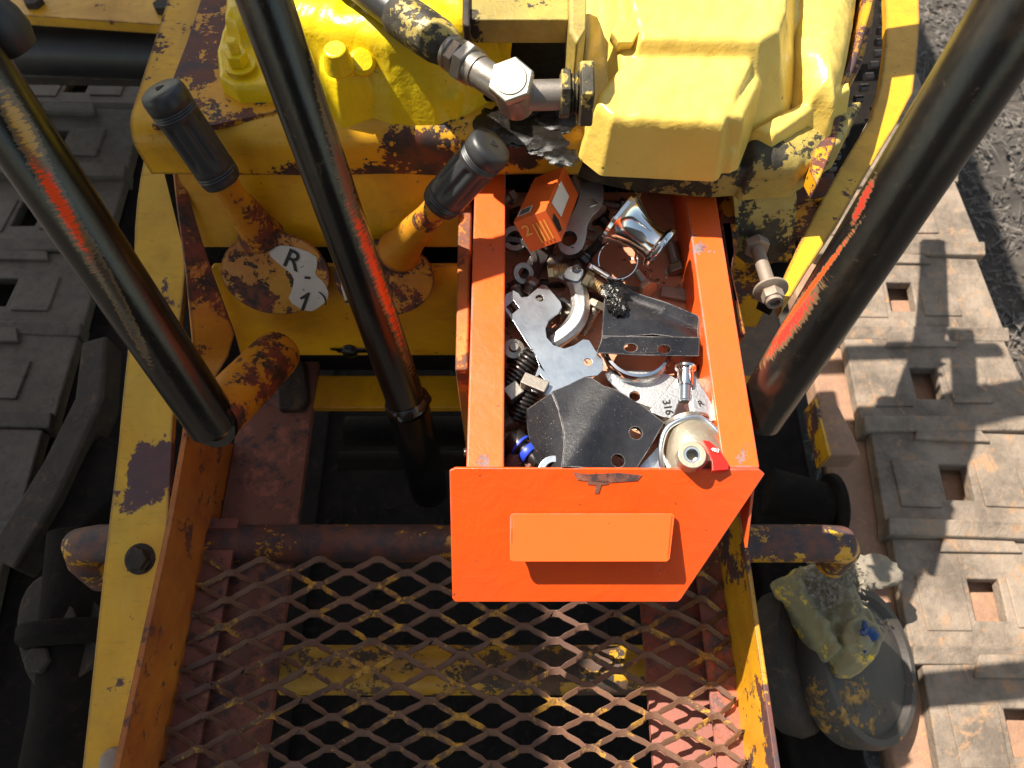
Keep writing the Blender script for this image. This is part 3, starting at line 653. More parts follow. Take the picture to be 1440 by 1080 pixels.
for i in range(26):
    t = i/25*(len(pth)-1.001); k = int(t); u = t-k; px = pth[k][0]*(1-u)+pth[k+1][0]*u; py = pth[k][1]*(1-u)+pth[k+1][1]*u
    b.tube([H(px-4, py, 1.06), H(px+7, py-1, 1.06)], .0045, 10)
b.build('drive_chain', 'blacksteel', TR)
# --- bracket with the long bolt
bp2 = PL(H(1080, 262, 1.165), (0, -.9, .44))
b = B(); b.prism([loop(bp2, smooth_loop([(1030, 262), (1038, 254), (1110, 252), (1122, 268), (1118, 320), (1104, 366), (1030, 372), (1034, 310)], 1))], V((0, .9, -.44))*.008); ab = b.build('adjuster_bracket', 'cream_dirty', TR, bevel=.0015, label='oily drab yellow bracket holding the long adjusting bolt right of the drawer')
o = bp2(1062, 340) ; e = H(1084, 410, 1.14); ax_ = (e-o).normalized(); nn = V((0, -.9, .44)).normalized(); ax_ = (nn*.8 + V((.08, -.15, -.1))).normalized()
o2 = U(1062, 342, (o-CAM).dot(CF)-.004); e2 = U(1086, 415, (o-CAM).dot(CF)-.045); ax_ = (e2-o2).normalized(); L_ = (e2-o2).length
b = B(); b.hexa(o2, ax_, .021, .009); b.build('adjuster_nut', 'oldsteel', ab, bevel=.0008)
b = B(); b.tube([o2, o2+ax_*L_], .0062, 20); b.build('adjuster_rod', 'oldsteel', ab)
b = B(); b.lathe(o2+ax_*(L_-.008), ax_, [(.0145, 0), (.0155, .001), (.0155, .003), (.0105, .005)], 30); b.hexa(o2+ax_*(L_-.004), ax_, .017, .010); b.ring(o2+ax_*(L_+.006), ax_, .0045, .0075, .004, 24); b.build('adjuster_collar', 'oldsteel', ab, bevel=.0006)
# body side behind the drawer's right
b = B(); b.box(V((.245, yb+.01, 1.02)), .11, .006, .26); b.build('side_panel', 'yellow_heavy', TR)
b = B(); b.prism([loop(Hz(1.13), [(1004, 250), (1030, 250), (1040, 330), (1030, 380), (1050, 470), (1038, 470)])], V((0, 0, -.25))); b.build('drawer_guide', 'goldorange', TR, bevel=.002, label='dull yellow guide wall right of the drawer')
b = B(); b.prism([loop(Hz(1.13), [(645, 270), (664, 260), (658, 520), (640, 520)])], V((0, 0, -.20))); b.build('drawer_guide', 'rustorange', TR, bevel=.002, label='brown guide wall left of the drawer')
# --- right lower linkage
rl = cast([
 dict(p=smooth_loop([(1110, 812), (1140, 788), (1195, 792), (1212, 840), (1236, 872), (1243, 905), (1228, 934), (1196, 938), (1172, 915), (1148, 866)], 1), z=.685, r=.008, s=7),
 dict(p=smooth_loop([(1186, 880), (1212, 862), (1240, 876), (1246, 905), (1228, 934), (1196, 932)], 1), z=.708, r=.008, s=6),
 dict(p=[(1112, 812), (1124, 806), (1164, 872), (1186, 912), (1176, 918), (1150, 872)], z=.700, r=.005, s=5),
 dict(p=smooth_loop([(1205, 893), (1218, 884), (1230, 893), (1230, 910), (1218, 918), (1206, 910)], 1), z=.716, r=.003, s=5),
], 'ochre', 'equalizer_arm', TR, res=.002, zmin=.645, seed=11, rough=.004); rl['label'] = 'pitted ochre casting arm with yellow paint spots and a wet blue dab'
b = B(); b.blob(H(1222, 892, .717), .011, .009, .004, 2, .15, 24); b.blob(H(1217, 882, .719), .004, .008, .003, 3, .15); b.blob(H(1214, 908, .714), .003, .009, .002, 4, .15); b.build('blue_dab', 'bluepaint', rl)
b = B(); o = H(1215, 935, .60); ax_ = V((.55, -.1, .83)).normalized()
b.lathe(o, ax_, [(.001, .012), (.052, .012), (.074, .006), (.086, .004), (.091, .012), (.100, .012), (.105, 0), (.105, -.03), (.09, -.04)], 64); b.build('track_roller', 'roller', TR, label='grey and black dished roller with yellow traces beside the right track')
b = B(); o = H(1125, 930, .60); b.lathe(o, V((.8, -.05, .6)), [(.001, .01), (.07, .01), (.09, .004), (.095, -.01), (.09, -.03)], 48, up=Y); b.build('brake_drum', 'darkbrown', TR, label='grey drum in shade beside the foot deck')
b = B(); b.tube([H(1080, 690, .60), H(1170, 715, .60)], .035, 24); b.lathe(H(1165, 713, .60), X, [(.05, 0), (.05, .012), (.03, .016)], 28); b.build('axle_housing', 'dark', TR, bevel=.003)

# --- hose and elbow
hz = 1.300
HS = thing('hydraulic_hose', 'black hydraulic hose with worn yellow ferrule and bright hex elbow coming from the top edge', 'hose', H(640, 90, 1.24))
hp = lambda px, py: H(px, py, hz)
e0, e1 = hp(505, -22), hp(700, 112); hx = (e1-e0).normalized()
b = B(); b.tube([e0 - hx*.15 + Z*.03, e0 - hx*.05 + Z*.004, hp(562, 22)], [.0135, .0135, .0135], 28); b.build('hose', 'hose', HS)
b = B(); s0 = hp(558, 18); s1 = hp(632, 72); L_ = (s1-s0).length
b.lathe(s0, hx, [(.0150, 0), (.0165, .002), (.0168, L_*.12), (.0168, L_*.55), (.0163, L_*.8), (.0145, L_*.93), (.012, L_)], 36, fn=lambda t, i: 1 + .02*math.cos(9*t)); b.build('ferrule', 'cream_dirty', HS, label='grey crimped ferrule with flaking yellow paint')
b = B(); b.lathe(s1, hx, [(.0125, 0), (.0132, .001), (.0132, .004), (.011, .005), (.011, .006)], 28); b.hexa(s1 + hx*.005, hx, .0235, .008); b.lathe(s1+hx*.013, hx, [(.0105, 0), (.0105, .002)], 24); b.hexa(s1 + hx*.0145, hx, .0275, .0095, up=V((.3, .2, 1))); b.lathe(s1+hx*.024, hx, [(.0125, 0), (.0118, .003), (.0125, .005), (.0125, .008)], 24); b.build('swivel_nuts', 'steel', HS, bevel=.0006)
ec = H(720, 118, 1.312); ca = V((-.12, -.42, .9)).normalized(); ez = H(718, 122, 1.285)
b = B(); b.lathe(ec - ca*.034, ca, [(.013, 0), (.0145, .006), (.0145, .033)], 28); b.tube([s1+hx*.030, s1+hx*.034, ec - ca*.02], .0115, 20); b.tube([ec - ca*.02, ec - ca*.02 + V((.05, .002, .0))], .011, 22); b.build('elbow', 'steel', HS)
b = B(); b.hexa(ec, ca, .0290, .008, up=V((.25, 1, 0))); b.lathe(ec + ca*.0080, ca, [(.0120, 0), (.0112, .0007), (.001, .0008)], 36); b.build('hex_cap', 'nickel', HS, bevel=.0009, label='clean bright hex cap on the elbow')
ec = ec - ca*.02 + Z*.013
a0 = ec + V((.025, .002, -.013)); b = B(); b.hexa(a0 + X*.008, X, .0315, .007, up=V((0, .4, 1))); b.lathe(a0+X*.015, X, [(.012, 0), (.0145, .001), (.0145, .002), (.012, .0028), (.0145, .004), (.0145, .005), (.012, .006)], 30)
b.hexa(a0 + X*.021, X, .044, .010, up=V((0, 0.2, 1))); b.build('union_nuts', 'cream_dirty', HS, bevel=.0008)
# --- levers
def lever(name, label, pts, rad, mat='gloss', n=40, extra=None, cat='lever', group='tall black levers'):
    t = thing(name, label, cat, pts[0], group); b = B(); b.tube(pts, rad, n); b.build('shaft', mat, t, ang=50)
    if extra: extra(t)
    return t
def curve3(ps, m=10):
    out = []
    for i in range(len(ps)-1):
        p0 = ps[max(i-1, 0)]; p1 = ps[i]; p2 = ps[i+1]; p3 = ps[min(i+2, len(ps)-1)]
        for k in range(m):
            t = k/m; out.append(.5*((2*p1)+(p2-p0)*t+(2*p0-5*p1+4*p2-p3)*t*t+(3*p1-p0-3*p2+p3)*t**3))
    return out + [ps[-1]]
l0 = U(292, 584, .68); l1 = U(20, 178, .52); dl = (l1-l0).normalized()
RO = (.88, .07, .012); YW = (.5, .26, .03)  # RO paints the orange drawer's reflection, YW is rubbed paint
def on_lever(p, e, rad, px, py):                              # the point of the lever's skin seen at a picture point
    r = ray(px, py).normalized(); ax = (e-p).normalized(); w0 = CAM - p; A = r - ax*r.dot(ax); C_ = w0 - ax*w0.dot(ax)
    a_, b_, c_ = A.dot(A), 2*A.dot(C_), C_.dot(C_) - rad*rad; dsc = max(b_*b_-4*a_*c_, 0); return CAM + r*((-b_-math.sqrt(dsc))/(2*a_))
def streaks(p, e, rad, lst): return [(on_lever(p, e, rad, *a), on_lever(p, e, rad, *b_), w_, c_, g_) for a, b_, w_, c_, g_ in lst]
M['gloss_left'] = worn_reflect_black('scuffed black enamel with painted reflections, left lever', streaks(l0, l1, .0222, [((20, 170), (140, 385), .0056, RO, .5), ((0, 122), (60, 232), .006, YW, .6), ((120, 330), (205, 500), .004, (.06, .045, .03), .5)]))
def lx(t):
    b = B(); s = U(296, 592, .685); e = U(395, 492, .80); d = (e-s); pts = [s, s+d*.5, e - d*.08, e]
    b.tube([s + d*.02, s+d*.9, s+d*.97, e], [.0245, .0245, .023, .018], 32); b.build('pivot_tube', 'goldorange', t, label='short amber pivot tube with chipped rim at the lever foot')
    b = B(); b.ring(s - d.normalized()*.004, d, .019, .0255, .006, 36); b.lathe(s - d.normalized()*.003, d, [(.012, 0), (.012, .002)], 20); b.build('weld', 'gloss', t)
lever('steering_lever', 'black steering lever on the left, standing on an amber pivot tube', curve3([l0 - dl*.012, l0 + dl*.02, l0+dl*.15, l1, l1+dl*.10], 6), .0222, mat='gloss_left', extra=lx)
m0 = U(572, 566, .73); m1 = U(372, 0, .51); dm = (m1-m0).normalized()
def mx_(t):
    b = B(); f = U(604, 690, .90); b.tube([f, m0 - dm*.002], [.0215, .0205], 30); b.build('socket', 'gloss', t)
    b = B(); b.lathe(m0-dm*.006, dm, [(.0205, 0), (.0225, .003), (.0215, .008), (.0185, .011)], 40, fn=lambda t_, i: 1+.05*math.sin(3*t_)+.03*math.sin(7*t_+i)); b.build('weld', 'gloss', t)
M['gloss_mid'] = worn_reflect_black('scuffed black enamel with painted reflections, middle lever', streaks(m0, m1, .0182, [((480, 250), (572, 500), .0050, RO, .5), ((512, 250), (580, 500), .0016, RO, .3), ((440, 60), (476, 220), .005, (.10, .075, .05), .5), ((468, 190), (500, 300), .004, (.25, .07, .03), .4)]))
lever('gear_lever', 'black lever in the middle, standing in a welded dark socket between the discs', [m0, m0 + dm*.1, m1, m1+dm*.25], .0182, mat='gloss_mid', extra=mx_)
r0 = U(1072, 575, .64); r1 = U(1402, 60, .44); dr = (r1-r0).normalized()
M['gloss_right'] = worn_reflect_black('scuffed black enamel with painted reflections, right lever', streaks(r0, r1, .0222, [((1072, 505), (1150, 405), .007, (.5, .03, .015), .4), ((1085, 480), (1205, 318), .002, RO, .2), ((1195, 320), (1232, 245), .003, (.35, .03, .02), -.1)]))
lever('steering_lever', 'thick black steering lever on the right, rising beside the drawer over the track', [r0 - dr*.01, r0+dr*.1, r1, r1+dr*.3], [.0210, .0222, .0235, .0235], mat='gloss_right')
# grip levers with ribbed rubber handles
def grip(label, k0, k1, s1, rad, mat, group='short levers with ribbed rubber grips'):
    t = thing('shift_lever', label, 'lever', s1, group); k0, k1, s1 = V(k0), V(k1), V(s1); ax = (k1-k0).normalized(); L = (k1-k0).length
    prof = [(.001, -.003), (.5, -.002), (.78, .004), (.93, .022), (1.0, .06), (1.01, .12), (1.0, .17), (.96, .18), (1.0, .192), (.96, .204), (1.0, .216), (.96, .228), (1.0, .24), (.97, .26), (.965, .29)]
    prof += [(.965, .31 + .055*i) for i in range(9)] + [(.95, .80), (.98, .83), (.94, .845), (.98, .86), (.94, .875), (.98, .89), (.94, .905), (.97, .93), (.9, .985), (.6, 1.0)]
    b = B(); b.lathe(k0, ax, [(r*rad, h*L) for r, h in prof], 60, fn=lambda a, i: 1 - (.13*max(0, math.cos(7*a))**2 if 14 < i < 23 else 0)); g_ = b.build('grip', 'rubber', t, ang=50)
    b = B(); b.lathe(k0 - ax*L*.003, -ax, [(rad*.2, 0), (rad*.17, .0004)], 12, fn=lambda a, i: 1+.25*math.sin(3*a)); b.build('end_hole', 'hole', t)
    b = B(); mid = k1.lerp(s1, .55) + V((0, 0, .002)); b.tube([k1 - ax*.01, k1.lerp(mid, .5), mid, s1.lerp(mid, .25), s1], [rad*.62, rad*.66, rad*.8, rad*1.0, rad*1.25], 28); b.build('shaft', mat, t, ang=60)
    return t
kd = (c1-CAM).dot(CF)
grip('black rubber grip lever at the upper left leaning over the disc lettered R', U(224, 124, .60), U(314, 256, .665), U(366, 328, kd-.01), .0180, 'goldorange')
kd2 = (c2-CAM).dot(CF)
grip('black rubber grip lever beside the drawer leaning to the right', U(694, 202, .59), U(618, 288, .64), U(562, 352, kd2-.01), .0178, 'goldorange')
t = thing('throttle_lever', 'blurred black ball grip entering at the upper left corner', 'lever', U(-20, 60, .40)); b = B(); b.lathe(U(-6, 30, .50), V((-.3, .1, .9)), [(.001, .018), (.008, .017), (.0145, .012), (.017, 0), (.0165, -.01), (.012, -.02)], 32); b.build('grip', 'rubber', t)
b = B(); b.tube([U(-6, 30, .50) - V((-.3, .1, .9)).normalized()*.015, U(-120, 160, .8)], .006, 14); b.build('shaft', 'gloss', t)

# ================================================================== tracks
def shoe_mesh(W, P):
    b = B(); hw = W/2; x0, x1 = -hw, hw; hx0, hx1, hy0, hy1 = -.045, .0, -.035, .025
    out = [V((x0+.004, -P/2, 0)), V((x1-.004, -P/2, 0)), V((x1, -P/2+.004, 0)), V((x1-.01, P/2, 0)), V((x0+.01, P/2, 0)), V((x0, -P/2+.004, 0))]
    hole = [V((hx0, hy0, 0)), V((hx1, hy0, 0)), V((hx1+.004, hy1, 0)), V((hx0+.003, hy1, 0))]
    b.prism([out, hole], V((0, 0, -.022)))
    b.prism([[V((x0, -P/2-.012, .004)), V((x1, -P/2-.012, .004)), V((x1, -P/2+.012, .012)), V((x0, -P/2+.012, .012))]], V((0, 0, -.036)))
    b.prism([[V((-.075, P/2-.02, .007)), V((.05, P/2-.02, .007)), V((.035, P/2+.012, .005)), V((-.06, P/2+.012, .005))]], V((0, 0, -.018)))
    b.prism([[V((.012, -.045, .0035)), V((.08, -.045, .0035)), V((.08, .03, .0035)), V((.014, .03, .0035))]], V((0, 0, -.01)))
    b.prism([[V((-.12, -.05, .003)), V((-.055, -.05, .003)), V((-.05, .03, .003)), V((-.12, .03, .003))]], V((0, 0, -.01)))
    b.prism([[V((x0+.01, P/2-.008, -.002)), V((x1-.02, P/2-.008, -.002)), V((x1-.02, P/2+.008, -.004)), V((x0+.01, P/2+.008, -.004))]], V((0, 0, -.02)))
    for xx in (-.09, -.03, .05, .1): b.box(V((xx, -P/2-.006, -.03)), .022, .03, .02)
    return b
def track(label, mat, xc, W, ys, z, P, name='crawler_track', fill='sand', slope=0):
    t = thing(name, label, 'track', (xc, .3, z-.1), 'crawler tracks of the tractor')
    first = None
    for i, y in enumerate(ys):
        rs = random.Random(i*3+int(W*1000)+int(xc*10)); org = V((xc, y, z + slope*(y-.5)))
        if first is None:
            b = shoe_mesh(W, P); first = bpy.data.objects.new('shoe', None)
            bb = B(); bb.v = [p for p in b.v]; bb.f = b.f
            fake = {'_o': (0, 0, 0)}
            o = bb.build('shoe', mat, None, bevel=.003, seg=2)
            bpy.data.objects.remove(first); off = V(o['_o'])
            o.parent = t; first = o
        else:
            o = first.copy(); col.objects.link(o)
        o.location = org - V(t['_o']) + off; o.rotation_euler = (rs.uniform(-.04, .04), rs.uniform(-.03, .03), rs.uniform(-.03, .03)); o.scale = (rs.uniform(.98, 1.02), 1, rs.uniform(.9, 1.2))
    b = B(); b.box(V((xc-.02, (ys[0]+ys[-1])/2, z-.075)), W*.7, abs(ys[-1]-ys[0])+P, .07); b.build('link_chain', fill, t, bevel=.006)
    return t
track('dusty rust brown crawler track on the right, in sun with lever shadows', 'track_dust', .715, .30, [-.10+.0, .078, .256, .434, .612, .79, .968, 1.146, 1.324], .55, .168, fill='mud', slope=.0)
track('crawler track on the left, coloured dark for its shade', 'track_dark', -.90, .30, [-.10, .08, .26, .44, .62, .80, .98, 1.16, 1.34, 1.52], .55, .168, fill='dark')
b = B(); b.box(V((.555, .3, .50)), .07, 1.5, .05); b.build('track_guard', 'mud', TR, bevel=.006)
# loose stone
b = B(); b.blob(H(1225, 805, .655), .040, .024, .018, 14, .12, 26); tag(b.build('stone', 'stone'), 'flat grey brown stone lying beside the ochre casting arm', 'stone')
b = B()
for i in range(420):
    px = random.gauss(1170, 26); py = random.gauss(815, 20); L = random.uniform(.001, .0045); c = H(px, py, .703 + random.uniform(-.004, .004)); a = random.uniform(0, 6.28)
    u = V((math.cos(a), math.sin(a), random.uniform(-.5, .5)))*L; v = V((-math.sin(a), math.cos(a), .4))*L*.5; b.add([c-u, c-v, c+u, c+v+Z*.001], [(0, 1, 2, 3)])
o = b.build('dirt_crumbs', 'stone'); o['kind'] = 'stuff'; o['label'] = 'dry crumbs and twigs piled behind the ochre casting arm'

# ================================================================== the drawer
zr, zfl = 1.15, 1.098
xa, xb_, xc_, xd = -.0345, -.006, .159, .187
yf = H(660, 658, zr).y; yk = .62
DR = thing('drawer', 'orange steel drawer pulled out and full of metal parts', 'drawer', (.076, .4, zfl))
def rail(x0, x1, wallx, lab):
    b = B(); b.prism([[V((x0, yf, zr)), V((x1, yf, zr)), V((x1, yk, zr)), V((x0, yk, zr))]], V((0, 0, -.012))); b.build('rim', 'orange', DR, bevel=.0016, label=lab)
rail(xa, xb_, xb_, 'left rim of the orange drawer with shadow bands'); rail(xc_, xd, xc_, 'right rim of the orange drawer with dark chips')
pd = V((0, -.70, -.716)).normalized(); pnn = V((0, -.716, .70)).normalized()
yt = H(640, 661, zr).y; T0 = V((0, yt, zr)); fp = PL(T0, pnn)
b = B(); fpts = [(632, 662), (640, 658), (1068, 660), (1076, 667), (958, 843), (953, 847), (640, 847), (636, 842)]
b.prism([loop(fp, fpts)], -pnn*.0028); fr = b.build('front_plate', 'orange_front', DR, bevel=.0009, seg=2)
def wall(x, w):
    b = B(); zb_ = zfl - .004; b.prism([[V((x, yf, zr-.006)), V((x, yk, zr-.006)), V((x, yk, zb_)), V((x, yf-.045, zb_))]], V((w, 0, 0))); return b
wall(xa+.001, .002).build('side_wall', 'orange', DR); wall(xb_-.001, -.002).build('side_wall', 'orange', DR, label='left inner wall of the drawer'); wall(xc_+.001, .0025).build('side_wall', 'orange', DR, label='right inner wall of the drawer'); wall(xd-.001, -.002).build('side_wall', 'orange', DR)
b = B(); b.prism([[V((xb_-.002, yf-.04, zfl)), V((xc_+.002, yf-.04, zfl)), V((xc_+.002, yk, zfl)), V((xb_-.002, yk, zfl))]], V((0, 0, -.002))); b.build('floor', 'orange_floor', DR)
# handle: bent strip standing off the front plate
hn0, hn1 = .004, .017; Ta, Tb = T0 + pnn*hn0, T0 + pnn*hn1
fa_, fb_ = PL(Ta, pnn), PL(Tb, pnn); b = B()
tl, tr, br, bl = fa_(717, 722), fa_(949, 722), fb_(942, 790), fb_(717, 790); hfn = (tr - tl).cross(bl - tl).normalized()
if hfn.dot(pnn) < 0: hfn = -hfn
hq = PL(tl, hfn); b.prism([loop(hq, [(717, 727), (719, 723), (723, 722), (945, 722), (949, 725), (942, 786), (938, 790), (722, 790), (718, 788), (717, 784)])], -hfn*.0022)
for p, q_, sh in ((hq(718, 725), hq(718, 787), .006), (hq(947, 725), hq(941, 787), -.006)):
    on = lambda v: v - pnn*((v - T0).dot(pnn) - .0004)
    b.prism([[p, q_, on(q_) + X*sh, on(p) + X*sh]], X*(.002 if sh > 0 else -.002))
b.build('handle', 'orange_handle', DR, bevel=.0011, seg=3)
# marks on the front
q = PL(T0 + pnn*.0004, pnn); b = B()
for pts in ([(806, 664), (826, 667), (870, 665), (903, 668), (896, 676), (850, 679), (812, 675)], [(826, 676), (855, 676), (856, 681), (846, 682), (842, 694), (836, 694), (838, 682), (826, 681)]):
    b.prism([[q(*p) for p in pts]], pnn*.0002)
b.build('worn_mark', 'rust', DR, label='worn dark T-shaped mark at the top of the front plate')
# ------------------------------------------------------------------ things in the drawer
G_ = 'loose metal parts in the drawer'
def part(b, name, mat, label, cat, bevel=.0006, group=None, **k): return tag(b.build(name, mat, None, bevel=bevel, **k), label, cat, group)
# orange carton
t = thing('carton', 'small orange carton with a figure 2 and a white and black label', 'box', H(760, 320, 1.12))
pa, pb_, pc, pdn = U(722, 322, .640), U(759, 300, .628), U(786, 336, .633), U(750, 356, .646)
ex = (pc - pdn).normalized(); ey = (pdn - pa).normalized(); ey = (ey - ex*ey.dot(ex)).normalized(); en = ex.cross(ey).normalized()
if en.dot(pa-CAM) > 0: en = -en
# box: end face (towards camera), long axis going back and down
c0 = U(755, 328, .640)
exw = .0245; eyh = .0245
e1_ = (U(786, 336, .64)-U(750, 356, .64)).normalized(); nrm = (CAM - c0).normalized(); ax_b = (V((.20, .80, -.32))).normalized()
endn = (-ax_b*.75 + V((0, -.1, .9))*0).normalized(); e1_ = V((.80, .25, .35)); e1_ = (e1_ - ax_b*e1_.dot(ax_b)).normalized(); e2_ = ax_b.cross(e1_).normalized()
if e2_.z < 0: e2_ = -e2_
bw = .030; bh = .030; bl = .085
fc = U(756, 326, .632)
b = B(); b.prism([[fc - e1_*bw/2 - e2_*bh/2, fc + e1_*bw/2 - e2_*bh/2, fc + e1_*bw/2 + e2_*bh/2, fc - e1_*bw/2 + e2_*bh/2]], ax_b*bl); b.build('carton_body', 'card', t, bevel=.0006)
text('2', fc - e1_*.011 + e2_*.000 - ax_b*.0006, e1_, e2_, .014, 'ink_orange', t, 'figure', thick=0)
b = B()
for k in range(4): b.prism([[fc - e1_*(.001 - k*.0035) + e2_*.008 - ax_b*.0006, fc - e1_*(-.0002 - k*.0035) + e2_*.008 - ax_b*.0006, fc - e1_*(-.0002 - k*.0035) - e2_*.010 - ax_b*.0006, fc - e1_*(.001 - k*.0035) - e2_*.010 - ax_b*.0006]], -ax_b*.0002)
b.build('printed_lines', 'ink_orange', t)
top = fc + e2_*(bh/2 + .0003)
b = B(); b.prism([[top - e1_*.013 + ax_b*.008, top - e1_*.001 + ax_b*.008, top - e1_*.001 + ax_b*.020, top - e1_*.013 + ax_b*.020]], e2_*.0002); b.build('barcode_label', 'white', t)
b = B()
for k in range(7): s_ = top + ax_b*(.009 + k*.0015); b.prism([[s_ - e1_*.012, s_ - e1_*.002, s_ - e1_*.002 + ax_b*.0007, s_ - e1_*.012 + ax_b*.0007]], e2_*.0004)
b.build('barcode', 'ink', t)
rs_ = fc + e1_*(bw/2 + .0003); b = B(); b.prism([[rs_ + e2_*.012 + ax_b*.018, rs_ - e2_*.004 + ax_b*.022, rs_ - e2_*.004 + ax_b*.06, rs_ + e2_*.012 + ax_b*.06]], e1_*.0002); b.build('side_label', 'white', t)
b = B(); b.prism([[rs_ + e2_*.004 + ax_b*.003, rs_ - e2_*.008 + ax_b*.003, rs_ - e2_*.010 + ax_b*.010, rs_ - e2_*.002 + ax_b*.014, rs_ + e2_*.006 + ax_b*.011]], e1_*.0003); b.build('product_picture', 'ink', t)
# steel eye clevis
z0 = 1.128; t = thing('shackle', 'grey cast steel eye with a round hole behind the carton', 'shackle', H(805, 330, 1.105))
fe = PL(H(805, 330, z0), (-.1, -.25, 1)); b = B()
b.prism([loop(fe, smooth_loop([(782, 345), (790, 318), (812, 290), (818, 255), (848, 250), (850, 290), (826, 310), (824, 340), (815, 356), (795, 360)], 2)), circ(fe, 800, 335, .0075)], V((.1, .25, -1))*.011); b.build('eye', 'cast', t, bevel=.0012)
b = B(); b.tube([H(815, 250, 1.13), H(836, 300, 1.125)], [.011, .013], 24); b.build('barrel', 'cast', t, bevel=.002)
# flange spool
t = thing('flanged_spool', 'polished stainless spool with two round flanges in the back of the drawer', 'fitting', H(910, 330, 1.10))
s0 = U(878, 310, .675); s1 = U(932, 352, .672); ax_ = (s1-s0).normalized(); L_ = (s1-s0).length
b = B(); b.lathe(s0 - ax_*.006, ax_, [(.001, -.001), (.0265, -.001), (.0275, 0), (.0275, .003), (.0265, .004), (.0235, .006), (.0200, .012), (.0165, .020), (.0145, .028), (.0140, L_*.85), (.0150, L_-.002), (.0195, L_), (.0205, L_+.001), (.0205, L_+.004), (.0198, L_+.005), (.017, L_+.005), (.017, L_+.003), (.014, L_+.003), (.0135, L_-.01), (.001, L_-.012)], 64, cap=False); b.build('spool', 'chrome', t)
# hose clamp
t = thing('hose_clamp', 'shiny worm drive hose clamp standing open beside the spool', 'clamp', H(870, 370, 1.10))
cc = H(869, 368, 1.125); an = V((-.12, -.42, .90)).normalized()
b = B(); b.ring(cc, an, .0172, .0179, .009, 56); b.build('band', 'chrome', t)
b = B(); hd = cc + an*.0045 + V((-.014, -.012, 0)); b.tube([hd + V((-.009, .004, .0)), hd + V((.005, -.007, 0))], .0042, 14); b.hexa(hd + V((-.013, .0065, 0)), V((.8, -.55, 0)), .007, .005); b.build('screw_housing', 'chrome', t, bevel=.0004)
# loose clamp strap and bolt
b = B(); b.prism([[H(848, 396, 1.0995), H(900, 404, 1.0995), H(899, 410, 1.0995), H(848, 402, 1.0995)]], V((0, 0, .0008))); part(b, 'clamp_strap', 'steel', 'thin slotted clamp strap lying on the orange drawer floor', 'strap', 0)
def boltx(label, px, py, px2, py2, z1, z2, r, af, mh, mt, name='bolt', washer=False, pitch=.0016, grp=None):
    a, e = H(px, py, z1), H(px2, py2, z2); ax = (e-a).normalized(); L = (e-a).length
    t = thing(name, label, 'bolt', a, grp)
    b = B(); b.hexa(a, ax, af, af*.42); b.build('head', mh, t, bevel=.0007)
    b = B(); b.lathe(a + ax*af*.42, ax, [(r, 0), (r, .003)], 20)
    if washer: b.lathe(a + ax*af*.42, ax, [(af*.62, 0), (af*.62, .0015)], 28)
    b.thread(a + ax*(af*.42+.002), ax, r, max(L - af*.42, .006), pitch); b.build('shank', mt, t); return t
boltx('grey hex bolt with its head toward the viewer, near the hose clamp', 914, 407, 897, 384, 1.112, 1.106, .0042, .0155, 'pewter', 'steel')
boltx('black threaded bolt with flange leaning between carton and hose clamp', 818, 368, 858, 326, 1.118, 1.130, .005, .013, 'blacksteel', 'blacksteel', washer=True)
boltx('brass coloured bolt with coarse thread left of the clamp half', 771, 385, 795, 382, 1.125, 1.128, .0078, .014, 'brassy', 'brassy', pitch=.0022)
boltx('brass coloured bolt between clamp half and upper black bracket', 821, 392, 852, 410, 1.130, 1.126, .0058, .0155, 'brassy', 'brassy', pitch=.002)
boltx('grey screw with round fitting head below the brass bolt', 843, 424, 820, 468, 1.126, 1.11, .0045, .015, 'pewter', 'steel')
# clamp half (curved)
t = thing('clamp_half', 'curved cast clamp half with a rivet, arching beside the zinc plate', 'clamp', H(800, 430, 1.105))
cz = 1.128; fc_ = Hz(cz); pc = [(790, 382), (806, 392), (814, 412), (816, 434), (808, 452), (792, 464), (772, 472)]
pts = [fc_(*p) for p in pc]; pts[-1].z -= .012; pts[-2].z -= .007; pts[-3].z -= .003
b = B(); cp = curve3(pts, 5)
vs = []; 
for i, p in enumerate(cp):
    d = (cp[min(i+1, len(cp)-1)] - cp[max(i-1, 0)]).normalized(); s_ = d.cross(Z).normalized()
    vs += [p + s_*.0085 - Z*.004, p + s_*.0085 + Z*.001, p + s_*.004 + Z*.0045, p - s_*.004 + Z*.0045, p - s_*.0085 + Z*.001, p - s_*.0085 - Z*.004]
fs = []; m = len(cp)
for i in range(m-1):
    for k in range(6): k2 = (k+1) % 6; fs.append((i*6+k, i*6+k2, (i+1)*6+k2, (i+1)*6+k))
fs += [tuple(range(6)), tuple((m-1)*6+k for k in reversed(range(6)))]
b.add(vs, fs); b.build('arc', 'cast', t, bevel=.0012)
b = B(); b.prism([loop(Hz(1.1345), smooth_loop([(788, 388), (800, 372), (822, 376), (820, 388), (812, 398)], 1))], V((0, 0, -.008))); b.build('lug', 'zinc', t, bevel=.001)
b = B(); b.lathe(H(811, 378, 1.1345), Z, [(.0042, 0), (.0042, .0015), (.0028, .0025), (.0015, .0015), (.001, .0008)], 20); b.build('rivet', 'steel', t)
